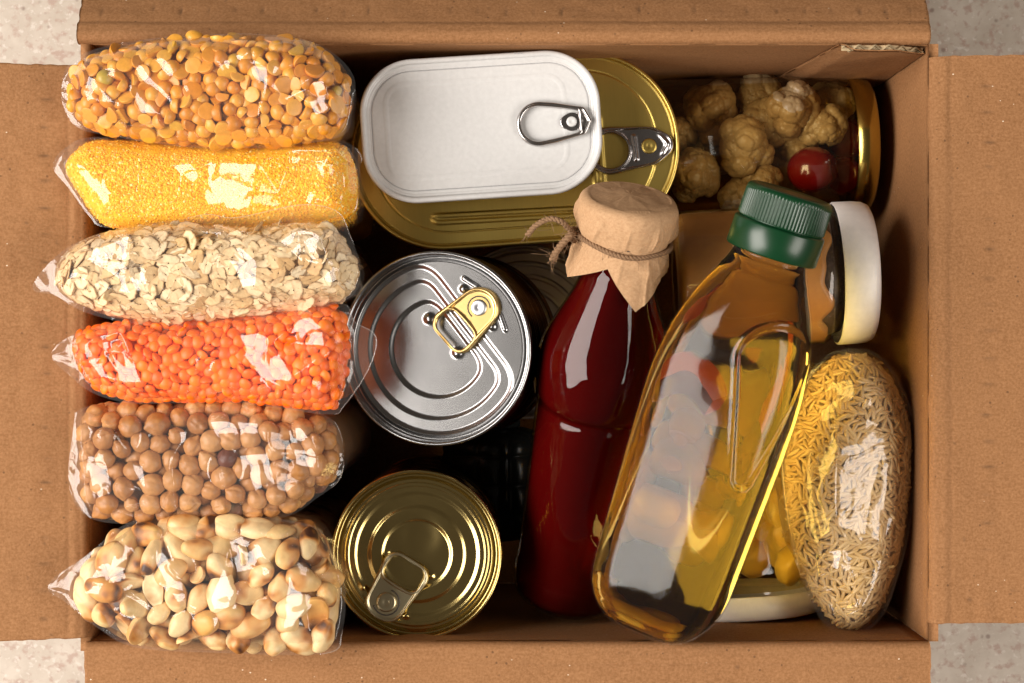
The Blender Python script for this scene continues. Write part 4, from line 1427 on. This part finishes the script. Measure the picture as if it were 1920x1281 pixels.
# ---- oil bottle
mo, Lo = axis_frame(P(1210, 1182, -9), P(1484, 360, 28))
oilb = thing('oil_bottle', 'clear plastic bottle of golden oil with a green screw cap, lying on top', 'bottle', mat=mo)
tp = np.array([-824, -818, -808, -795, -775, -755, -735, -700, -650, -560, -450, -360, -310, -250, -205, -165, -125, -100, -82, -70, -60])
wp = np.array([52, 74, 92, 107, 123, 132, 138, 141, 143, 147, 152, 155, 153, 144, 130, 113, 92, 80, 74, 71, 71]) * .985
tau = (tp + 824) / 864
zz = np.linspace(0, 1, 200) ** 1.0
zz = np.unique(np.concatenate([np.linspace(0, .08, 40), np.linspace(.08, .82, 150), np.linspace(.82, tau[-1], 30)]))
wpx = np.interp(zz, tau, wp)
ker = np.ones(7) / 7
wsm = np.convolve(np.pad(wpx, 3, mode='edge'), ker, 'valid'); wsm[:20] = wpx[:20]
zc = -9 + 37 * zz
wmm = wsm * (CAM_H - zc) / FPX
nn = 3.5 - 1.5 * smooth01((zz - .60) / .26)
dd = .84 + .16 * smooth01((zz - .62) / .25)


def drop_emb(R):
    s_, t_ = R[..., 0], R[..., 2]
    q = np.stack([s_, t_], -1).reshape(-1, 2)
    c1 = np.array([11.5, Lo * (824 - 252) / 864]); c2 = np.array([12.5, Lo * (824 - 462) / 864])
    e = c2 - c1; w = q - c1; h = np.clip((w @ e) / (e @ e), 0, 1)
    d = np.linalg.norm(w - h[:, None] * e, axis=1) - (15.2 + (4.0 - 15.2) * h)
    d = d.reshape(s_.shape)
    front = R[..., 1] < 0
    disp = np.where(front, 1.4 * smooth01((.6 - d) / 1.4) - .22 * np.exp(-((d - 1.4) / .9) ** 2), 0)
    R = R.copy(); R[..., 1] += disp
    rr = np.hypot(R[..., 0], R[..., 1])
    return R


R = superloft(zz * Lo, wmm, dd, nn, math.radians(-22), 240, drop_emb)
V, F = loft(list(R))
F = [F, np.stack([(np.arange(240) + 1) % 240, np.arange(240), np.full(240, len(V))], -1)]
V = np.concatenate([V, R[0].mean(0)[None] + [0, 0, 1.5]])
obj('bottle_wall', V, F, M['pet'], oilb)
for ff in (0,):
    ii = zz < tau[-1] - .012
    R2 = superloft(zz[ii] * Lo + .9 * (1 - smooth01(zz[ii] / .05)), wmm[ii], dd[ii], nn[ii], math.radians(-22), 240, drop_emb, off=.8)
    R2l = list(R2)
    V, F = loft(R2l)
    m = 240; n = len(V)
    V = np.concatenate([V, R2l[0].mean(0)[None] + [0, 0, 2.5], R2l[-1].mean(0)[None]])
    j = np.arange(m)
    F = [F, np.stack([(j + 1) % m, j, np.full(m, n)], -1), np.stack([n - m + j, n - m + (j + 1) % m, np.full(m, n + 1)], -1)]
    obj('oil', V, F, M['oil'], oilb)
zcap = Lo * (824 - 76) / 864; kc = (CAM_H - 26) / FPX
rc = 84 * kc
# collar of the neck, tamper band, ribbed cap
V, F = lathe([(rc * .86, zcap - 2.2), (rc * .93, zcap - 1.6), (rc * .93, zcap - .6), (rc * .86, zcap)], 96, False, False)
obj('neck_ring', V, F, M['pet'], oilb)
h1 = zcap + 12.2
V, F = lathe([(rc * .90, zcap), (rc * 1.02, zcap - .3), (rc * 1.045, zcap + .3), (rc * 1.04, h1 - 1.2), (rc * 1.02, h1 - .5), (rc * .95, h1 - .3)], 160, False, False)
capo = obj('screw_cap', *lathe([(rc * .9, h1 - .5), (rc * .955, h1 - .4), (rc * .955, h1 + .4)], 96, False, False), M['green'], oilb)
obj('tamper_band', V, F, M['green'], capo)
ztop = Lo
seg = 900; a = np.linspace(0, 2 * PI, seg, endpoint=False)
tri = np.abs(((a * 78 / (2 * PI)) % 1) * 2 - 1)
rib = .42 * smooth01(tri * 1.4 - .2)
rings = []
for r_, z_, g_ in ((rc * .93, h1 + .3, 0), (rc * .985, h1 + .35, .9), (rc, h1 + .9, 1), (rc * .99, ztop - 3.2, 1), (rc * .985, ztop - 2.6, .3), (rc * .975, ztop - 1.6, 0), (rc * .94, ztop - .6, 0), (rc * .88, ztop - .1, 0), (rc * .78, ztop - .05, 0), (rc * .74, ztop - .35, 0), (rc * .3, ztop - .35, 0)):
    rr = r_ - .42 * g_ + rib * g_
    rings.append(np.stack([rr * np.cos(a), rr * np.sin(a), np.full(seg, z_)], -1))
V, F = capfan(rings)
sharp(obj('ribbed_top', V, F, M['green'], capo), 40)

# ---- sauce bottle
ms, Ls = axis_frame(P(1063, 1118, -68), P(1181, 372, 14))
sauce = thing('sauce_bottle', 'dark red sauce bottle with a brown paper cover tied on with twine', 'bottle', mat=ms)
key_ = [(0, 14), (.006, 20), (.018, 23.6), (.035, 25.2), (.075, 25.7), (.092, 25.1), (.12, 25.0), (.30, 25.7), (.45, 26.3), (.495, 26.4), (.507, 26.0), (.513, 25.8), (.519, 26.8), (.535, 28.2), (.56, 29.0), (.595, 29.2), (.63, 28.6), (.66, 27.2), (.70, 24.2), (.74, 20.8), (.78, 17.6), (.82, 15.2), (.85, 14.2), (.96, 14)]
kz = np.array([p[0] for p in key_]); kr = np.array([p[1] for p in key_])
def herm(q):
    i = np.clip(np.searchsorted(kz, q) - 1, 0, len(kz) - 2); h = kz[i + 1] - kz[i]; t_ = (q - kz[i]) / h
    d = np.diff(kr) / np.diff(kz); m = np.concatenate([[d[0]], np.where(d[1:] * d[:-1] > 0, 2 * d[1:] * d[:-1] / (d[1:] + d[:-1] + 1e-9), 0), [d[-1]]])
    return (2 * t_**3 - 3 * t_**2 + 1) * kr[i] + (t_**3 - 2 * t_**2 + t_) * h * m[i] + (-2 * t_**3 + 3 * t_**2) * kr[i + 1] + (t_**3 - t_**2) * h * m[i + 1]
z = np.unique(np.concatenate([np.linspace(0, .1, 40), np.linspace(.1, .49, 40), np.linspace(.49, .96, 110)]))
r = herm(z)
t = NT('sauce'); v_ = t.coord()
sp = t.n('ShaderNodeTexVoronoi', i_Scale=48.0); t.link(v_, sp.inputs[0])
spk = t.math('MULTIPLY', t.math('LESS_THAN', sp.outputs['Distance'], .12), t.ramp(t.noise(30, 2, .5, v_), [(.5, (0, 0, 0)), (.58, (1, 1, 1))]))
cc = t.mix(t.noise(40, 3, .6, v_), (.046, .0010, .0010), (.070, .0014, .0012))
cc = t.mix(t.math('MULTIPLY', spk, .8), cc, (.02, .008, .004))
M['sauce'] = t.done(t.bsdf(cc, .5, Specular_IOR_Level=0.0))
t = NT('bottle_glass'); fr = t.n('ShaderNodeFresnel', i_IOR=1.52)
wv = t.noise(1.0, 2, .4, t.coord((500, 500, 9)))
nb = t.bump(wv, .025, .0012)
g = t.n('ShaderNodeBsdfGlossy', i_Roughness=.025); t.link(nb, g.inputs['Normal']); t.link(nb, fr.inputs['Normal'])
tr = t.n('ShaderNodeBsdfTransparent'); tr.inputs[0].default_value = (.96, .94, .93, 1)
mx = t.n('ShaderNodeMixShader'); t.link(t.math('MULTIPLY', fr.outputs[0], .72), mx.inputs[0]); t.link(tr.outputs[0], mx.inputs[1]); t.link(g.outputs[0], mx.inputs[2])
M['bglass'] = t.done(mx.outputs[0])
V, F = lathe(np.stack([r, z * Ls], -1), 160)
obj('glass', V, F, M['bglass'], sauce)
V, F = lathe(np.stack([np.clip(r - 1.2, 1, None), z * Ls + 1.0 * (1 - z / .96)], -1)[: -6], 128)
obj('sauce', V, F, M['sauce'], sauce)
obj('cap', *lathe([(18.2, Ls - 17), (18.8, Ls - 16), (18.8, Ls - 1.5), (18, Ls - .5)], 64), M['darkcan'], sauce)

# paper cover: a square of paper folded over the cap
t = NT('kraft_paper'); v_ = t.coord()
fb = t.noise(1.0, 5, .7, t.coord((700, 1300, 900)))
c = t.mix(t.ramp(fb, [(.3, (0, 0, 0)), (.75, (1, 1, 1))]), (.40, .232, .118), (.56, .355, .20))
M['paper'] = t.done(t.bsdf(c, .75, normal=t.bump(t.math('ADD', fb, t.math('MULTIPLY', t.noise(140, 3, .6, v_), 2.0)), .25, .0006), Specular_IOR_Level=.2))
seg, nv = 360, 110
a = np.linspace(0, 2 * PI, seg, endpoint=False)
RC, SIDE = 20.3, 14.5
phi0 = -PI / 2 + math.radians(14)
da = np.angle(np.exp(1j * (a - phi0)))
SK = np.array([(-182, 12), (-135, 9), (-92, 19), (-72, 19), (-19, 8.5), (17, 24.5), (52, 13), (86, 10), (130, 17), (178, 12)], float)
fd = np.degrees(np.angle(np.exp(1j * (a + PI / 2))))
rho = (RC - 3.4) + 5.3 + SIDE - 1.5 + np.interp(fd, SK[:, 0], SK[:, 1])
rngp = np.random.default_rng(8)
pl = [(rngp.random() * 2 * PI, .05 + .09 * rngp.random(), .5 + rngp.random() * 1.2, rngp.normal() * .35) for _ in range(26)]
cfp = crease_field((0, 2 * PI * 19, 0, 62), 6.5, 1.5, [], np.random.default_rng(77), lambda q: np.zeros(len(q)))
V = np.zeros((nv, seg, 3))
for i_, v in enumerate(np.linspace(0.0, 1, nv)):
    l = v * rho
    top = l < RC - 3.4
    ls = np.clip(l - (RC - 3.4), 0, None)
    corner = np.clip(ls / 5.3, 0, 1)
    rr = np.where(top, l, RC - 3.4 + 3.4 * np.sin(corner * PI / 2))
    dz = np.where(top, -.5 * (1 - l / RC), 3.4 * (1 - np.cos(corner * PI / 2)))
    dn = np.clip(ls - 5.3, 0, None)
    dz = dz + dn
    frac = np.clip(dn / SIDE, 0, 1)
    sk = np.clip(dn - (SIDE - 1.5), 0, None)
    rr = rr - 2.0 * frac ** 2 + .6 * np.sin(frac * PI) * (ls > 0)
    rr = rr + sk * (.20 + .05 * np.cos(2 * da + .6))
    # folds
    fold = np.zeros(seg)
    for (fa, fw, fh, sl_) in pl:
        x = np.angle(np.exp(1j * (a - fa - sl_ * (dn / SIDE - 1) * .4)))
        fold += fh * np.clip(1 - np.abs(x) / fw, 0, 1) * np.where(x > 0, 1, .55)
    near = np.exp(-((dn - SIDE) / 3.2) ** 2)
    amp = smooth01(dn / 9) * (.85 - .5 * near - .35 * (sk > 0)) * (ls > 2)
    rr = rr + fold * amp
    rr = rr + .3 * NZ(np.stack([np.cos(a) * 4 + 9, np.sin(a) * 4 + 9, l / 4], -1)) * (.3 + .7 * smooth01(ls / 4))
    crm = cfp(np.stack([np.clip(a * 19, .5, 2 * PI * 19 - .5), np.clip(l, 0, 61)], -1)) - .4
    sea = np.clip(np.minimum(a, 2 * PI - a) / .25, 0, 1)
    rr = rr + crm * sea * smooth01((ls - 1) / 5) * (1 - .55 * near)
    zt = .5 * (crm - .2) * sea * top * smooth01(l / 6) + .6 * NZ(np.stack([rr * np.cos(a) / 7 + 5, rr * np.sin(a) / 7 + 5, a * 0], -1)) * top
    V[i_] = np.stack([rr * np.cos(a), rr * np.sin(a), Ls + .6 - dz + zt], -1)
obj('paper_cover', V.reshape(-1, 3), grid_faces(nv, seg, close_m=True), M['paper'], sauce)


# twine
def twisted(path, r, strands=3, pitch=5.0, closed=False):
    path = np.asarray(path, float); n = len(path)
    T = np.gradient(path, axis=0); T /= np.linalg.norm(T, axis=1)[:, None]
    v = np.cross(T[0], [.2, .3, .9]); v /= np.linalg.norm(v); Nn = np.empty_like(T)
    for i in range(n):
        v = v - T[i] * (v @ T[i]); v /= np.linalg.norm(v); Nn[i] = v
    B = np.cross(T, Nn); L = np.concatenate([[0], np.cumsum(np.linalg.norm(np.diff(path, axis=0), axis=1))])
    out = []
    for s_ in range(strands):
        ph = L * 2 * PI / pitch + s_ * 2 * PI / strands
        out.append(tube(path + r * .55 * (np.cos(ph)[:, None] * Nn + np.sin(ph)[:, None] * B), r * .62 * (1 + .14 * np.sin(L * 5 + s_ * 2)), 8))
    return join(out)


def smooth_path(pts, n):
    pts = np.array(pts, float); k = len(pts)
    P_ = np.concatenate([[2 * pts[0] - pts[1]], pts, [2 * pts[-1] - pts[-2]]]); o = []
    for i in range(1, k):
        t_ = np.linspace(0, 1, n // (k - 1), endpoint=(i == k - 1))[:, None]; p0, p1, p2, p3 = P_[i - 1:i + 3]
        o.append(.5 * (2 * p1 + (p2 - p0) * t_ + (2 * p0 - 5 * p1 + 4 * p2 - p3) * t_ ** 2 + (-p0 + 3 * p1 - 3 * p2 + p3) * t_ ** 3))
    return np.concatenate(o)


t = NT('jute'); fb = t.noise(1.0, 4, .7, t.coord((900, 900, 900)))
M['jute'] = t.done(t.bsdf(t.mix(fb, (.10, .052, .024), (.36, .21, .11)), .9, normal=t.bump(fb, .6, .0006)))
zt = Ls + .6 - 3.4 - SIDE
aa = np.linspace(0, 2 * PI, 220)
kp = np.array([-19.6, -1, 0.0])
loopp = np.stack([(19.5 + .3 * np.sin(aa * 5)) * np.cos(aa + PI), (19.5 + .3 * np.sin(aa * 5)) * np.sin(aa + PI), zt + .9 * np.sin(aa + 2) + .5 * np.sin(aa * 3)], -1)
loop2 = np.stack([19.9 * np.cos(aa + PI), 19.9 * np.sin(aa + PI), zt + 1.1 + .9 * np.sin(aa * 2 + 1)], -1)
e1 = smooth_path([(-19.6, -2, zt + .6), (-22.5, -6, zt + 2.5), (-27, -8.5, zt + 7), (-32, -8, zt + 7.5), (-37, -6.5, zt + 3.5), (-40, -6, zt - 1.5)], 120)
e2 = smooth_path([(-19.8, -3, zt + .4), (-22.5, -8, zt + 1.5), (-25, -9, zt - 1.5), (-27.5, -9, zt - 6), (-28.5, -8.5, zt - 10)], 90)
knot = smooth_path([(-19.5, 1, zt - .5), (-21.5, -3, zt + 2), (-21.8, -6, zt), (-20.4, -4, zt - 2), (-19.8, -1, zt + .5)], 80)
tw = obj('twine', *join([twisted(loopp, 1.0), twisted(e1, 1.05), twisted(e2, 1.3), twisted(knot, 1.25)]), M['jute'], sauce)
rngt = np.random.default_rng(4); hairs = []
src = np.concatenate([loopp, e1, e2, knot, e2[-14:], e2[-14:], e1[-10:]])
for q in range(420):
    p = src[rngt.integers(len(src))]; d = rngt.normal(size=3); d[2] -= .4; d /= np.linalg.norm(d); d2 = d + rngt.normal(size=3) * .6
    L = 1.2 + rngt.random() ** 2 * 5
    hairs.append(tube(np.array([p, p + d * L * .5, p + d * L * .5 + d2 * L * .5]), .075, 4))
obj('fibre', *join(hairs), M['jute'], tw, kind='stuff')


# ---- jars
def jar(name, label, B, T, R, glass, lid_mat, lid_r, lid_h, mat_fill=None, shoulder=.12, gap=.86):
    mt, L = axis_frame(B, T)
    root = thing(name, label, 'jar', mat=mt)
    Lb = L - lid_h
    pr = [(R * .55, 0), (R * .85, .3), (R * .95, 1.4), (R, 4), (R, Lb * (1 - shoulder)), (R * .985, Lb * (1 - shoulder * .7)), (R * .93, Lb * (1 - shoulder * .35)), (R * .89, Lb - 2.5), (R * .89, Lb + 2)]
    z = np.linspace(0, 1, 120); pz = np.array([p[1] for p in pr]); q = np.array([p[0] for p in pr])
    zz = np.unique(np.concatenate([np.linspace(0, 6, 30), np.linspace(6, Lb + 2, 100)]))
    rr = np.interp(zz, pz, q)
    V, F = lathe(np.stack([rr, zz], -1), 128, True, False)
    obj('glass', V, F, glass, root)
    lr = lid_r
    prl = [(lr * .97, Lb), (lr, Lb + .5), (lr, Lb + lid_h * .55), (lr * .985, Lb + lid_h * .8), (lr * .95, Lb + lid_h * .95), (lr * .9, Lb + lid_h), (lr * .8, Lb + lid_h), (lr * .77, Lb + lid_h - .6), (lr * .2, Lb + lid_h - .6)]
    V, F = lathe(prl, 128, cap0=False)
    obj('lid', V, F, lid_mat, root)
    return root, L, Lb


# cauliflower pickle jar, dark, near the far wall
M['goldlid'] = m_metal('gold_jar_lid', (.55, .40, .10), .2, None, .02)
cj, Lc, Lcb = jar('pickled_cauliflower_jar', 'glass jar of pickled cauliflower and cherry tomatoes with a gold lid, in shade', P(1215, 285, -92), P(1628, 272, -92), 33, M['glass'], M['goldlid'], 31.5, 10.5)
M['floret'] = m_grain('cauliflower', [(0, (.38, .25, .12)), (1, (.44, .31, .155))], .4, .3, 500)
M['stem'] = m_grain('pickle_green', [(0, (.10, .12, .03)), (1, (.14, .15, .04))], .4, .2, 300)
t = NT('tomato'); M['tomato'] = t.done(t.bsdf((.17, .004, .003), .2, Coat_Weight=.6))


def floret_mesh(seed, R):
    v, f = icosphere(5); v = v.copy(); rng = np.random.default_rng(seed)
    def seeds(k):
        q = rng.normal(size=(k, 3)); return q / np.linalg.norm(q, axis=1)[:, None]
    h = np.ones(len(v))
    for k, w, amp in ((13, .60, .27), (90, .21, .055), (1100, .06, .014)):
        s_ = seeds(k); d = np.full(len(v), 9.0)
        for c in s_: d = np.minimum(d, np.arccos(np.clip(v @ c, -1, 1)))
        h += amp * np.sqrt(np.clip(1 - (d / w) ** 2, 0, 1)) - amp * .5
    v = v * h[:, None] * R; v[:, 1] *= .95
    return v, f


mci = np.array(cj.matrix_world.inverted())


def in_frame(root, px, py, z):
    w = Vector(P(px, py, z) * MM); return np.array(root_inv[root.name] @ w) / MM


root_inv = {}
bpy.context.view_layer.update()
root_inv[cj.name] = cj.matrix_world.inverted()
fm = [make_mesh('cauliflower_floret', *floret_mesh(s_, 1.0), M['floret']) for s_ in (1, 2, 3)]
for k_, (px, py, z_, R_) in enumerate([(1395, 275, -76, 11.5), (1485, 205, -78, 11.0), (1540, 235, -80, 9.5), (1440, 230, -86, 10), (1300, 330, -80, 10.5), (1430, 345, -78, 8), (1385, 370, -82, 8), (1490, 262, -90, 10), (1330, 200, -92, 11), (1420, 180, -96, 10), (1260, 260, -96, 10), (1560, 190, -94, 9), (1340, 270, -100, 12), (1470, 330, -98, 11)]):
    inst('cauliflower_floret', fm[k_ % 3], cj, in_frame(cj, px, py, z_), (k_ * 1.3, k_ * .7, k_ * 2.1), (R_ * 1.12,) * 3)
tv, tf = icosphere(4)
tm = make_mesh('cherry_tomato', tv * np.array([1, 1, 1.12]) * (1 - .08 * np.exp(-((tv[:, 2] - 1) / .08) ** 2))[:, None], tf, M['tomato'])
for k_, (px, py, z_, R_) in enumerate([(1523, 318, -76, 10.5), (1580, 330, -92, 9), (1590, 262, -98, 9)]):
    inst('cherry_tomato', tm, cj, in_frame(cj, px, py, z_), (.6 + k_, k_ * 1.1, 0), (R_,) * 3)
obj('brine', *lathe([(12, 1.2), (24, 2), (30, 5), (30.5, Lcb * .9), (28, Lcb - 1)], 64), m_thinglass('brine_tint', (.93, .84, .62), .05, .3), cj)

# brown spread jar with a white cap
t = NT('spread'); nz = t.noise(260, 5, .65, t.coord())
M['spread'] = t.done(t.bsdf(t.mix(nz, (.26, .105, .020), (.36, .16, .035)), .5))
t = NT('jar_residue'); nz = t.noise(900, 5, .7, t.coord())
M['residue'] = t.done(t.bsdf(t.mix(t.ramp(nz, [(.45, (0, 0, 0)), (.75, (1, 1, 1))]), (.045, .026, .016), (.13, .085, .06)), .45))
sj, Ls2, Lsb = jar('spread_jar', 'jar of brown nut spread with a white plastic cap, lying behind the green bottle cap', P(1262, 528, -48), P(1630, 510, -46), 31, M['glass'], M['whitecap'], 31.6, 15.8, shoulder=.10)
seg = 160; a = np.linspace(0, 2 * PI, seg, endpoint=False); rings = []
edge_ = Lsb * .90 + 2.2 * np.sin(a * 7) + 1.6 * np.sin(a * 12 + 1) + 1.2 * NZ(np.stack([a * 4, a * 0, a * 0], -1))
for r_, k_ in ((14, 1.0), (26, 1.2), (28.8, 2.5), (29.8, 5)):
    rings.append(np.stack([r_ * np.cos(a), r_ * np.sin(a), np.full(seg, k_)], -1))
for w in np.linspace(.1, 1, 24): rings.append(np.stack([30.0 * np.cos(a), 30.0 * np.sin(a), 5 + (edge_ - 5) * w], -1))
rings.append(np.stack([27.5 * np.cos(a), 27.5 * np.sin(a), edge_ + .5], -1)); rings.append(np.stack([20 * np.cos(a), 20 * np.sin(a), edge_ * 0 + Lsb * .88], -1))
V, F = capfan(rings); obj('spread', V, F, M['spread'], sj)
obj('residue', *lathe([(26.4, Lsb * .82), (27.0, Lsb * .95), (25.6, Lsb + 1)], 96), M['residue'], sj)

# jar of pickled mushrooms under the oil bottle
pj, Lp, Lpb = jar('pickled_mushroom_jar', 'glass jar of yellow pickled mushrooms with a white lid, lying under the oil bottle', P(1362, 690, -89), P(1386, 1147, -86), 40.5, M['glass'], M['whitecap'], 40.0, 11)
root_inv[pj.name] = None
bpy.context.view_layer.update(); root_inv[pj.name] = pj.matrix_world.inverted()
M['mush'] = m_grain('pickled_mushroom', [(0, (.80, .48, .05)), (.6, (.88, .62, .12)), (1, (.84, .50, .07))], .3, .1, 300)
M['carrot'] = m_plain('pickled_carrot', (.62, .12, .015), .35)
mv, mf = icosphere(3)
mv2 = mv.copy(); mv2[:, 2] = np.where(mv2[:, 2] < 0, mv2[:, 2] * .35, mv2[:, 2]); mv2 += mv2 * (.08 * NZ(mv2 * 2.2))[:, None]
mm_ = make_mesh('mushroom_cap', mv2, mf, M['mush'])
rngm = np.random.default_rng(21); cnt = 0
for k_ in range(110):
    a_ = rngm.random() * 2 * PI; rr_ = 28.5 * math.sqrt(.7 + .3 * rngm.random()); z_ = 8 + rngm.random() * (Lpb - 16)
    if math.sin(a_) > .35: continue
    inst('mushroom_cap', mm_, pj, (rr_ * math.cos(a_), rr_ * math.sin(a_), z_), tuple(rngm.random(3) * 6), (7.5 + rngm.random() * 3.5,) * 3)
bxv = np.array([(x, y, z) for x in (-1, 1) for y in (-1, 1) for z in (-1, 1)], float) * [5, 3.5, 7]
bxf = np.array([(0, 1, 3, 2), (4, 6, 7, 5), (0, 4, 5, 1), (2, 3, 7, 6), (0, 2, 6, 4), (1, 5, 7, 3)])
cm = make_mesh('carrot_piece', bxv, bxf, M['carrot'], False)
for px, py in ((1420, 700), (1345, 730), (1300, 690)):
    inst('carrot_piece', cm, pj, in_frame(pj, px, py, -59), (.3, .5, .4 + px * .01))
obj('brine', *lathe([(14, 1.2), (33, 2.5), (37.4, 6), (37.4, Lpb * .92), (33, Lpb - 1)], 64), m_thinglass('yellow_brine', (.99, .93, .70), .05, .3), pj)

# clear ribbed plastic bottle lying deep in the shade
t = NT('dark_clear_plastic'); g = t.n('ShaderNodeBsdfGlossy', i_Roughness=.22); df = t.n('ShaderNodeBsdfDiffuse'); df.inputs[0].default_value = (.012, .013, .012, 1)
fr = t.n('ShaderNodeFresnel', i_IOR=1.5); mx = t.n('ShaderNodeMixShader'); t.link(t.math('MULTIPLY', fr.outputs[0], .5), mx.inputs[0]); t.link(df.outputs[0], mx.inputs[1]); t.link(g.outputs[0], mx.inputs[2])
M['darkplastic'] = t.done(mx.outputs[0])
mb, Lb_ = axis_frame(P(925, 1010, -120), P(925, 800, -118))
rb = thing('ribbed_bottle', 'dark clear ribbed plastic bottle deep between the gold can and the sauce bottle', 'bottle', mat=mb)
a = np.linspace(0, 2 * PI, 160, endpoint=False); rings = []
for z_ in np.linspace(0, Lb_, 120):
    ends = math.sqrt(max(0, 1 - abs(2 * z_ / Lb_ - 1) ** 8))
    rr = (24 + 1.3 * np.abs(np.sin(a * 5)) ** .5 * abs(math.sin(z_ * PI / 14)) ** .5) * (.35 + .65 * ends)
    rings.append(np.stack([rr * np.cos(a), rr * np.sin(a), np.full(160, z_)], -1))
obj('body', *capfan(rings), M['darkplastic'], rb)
obj('cap', *lathe([(12, Lb_), (13, Lb_ + .5), (13, Lb_ + 9), (12, Lb_ + 10)], 48), M['darkplastic'], rb)
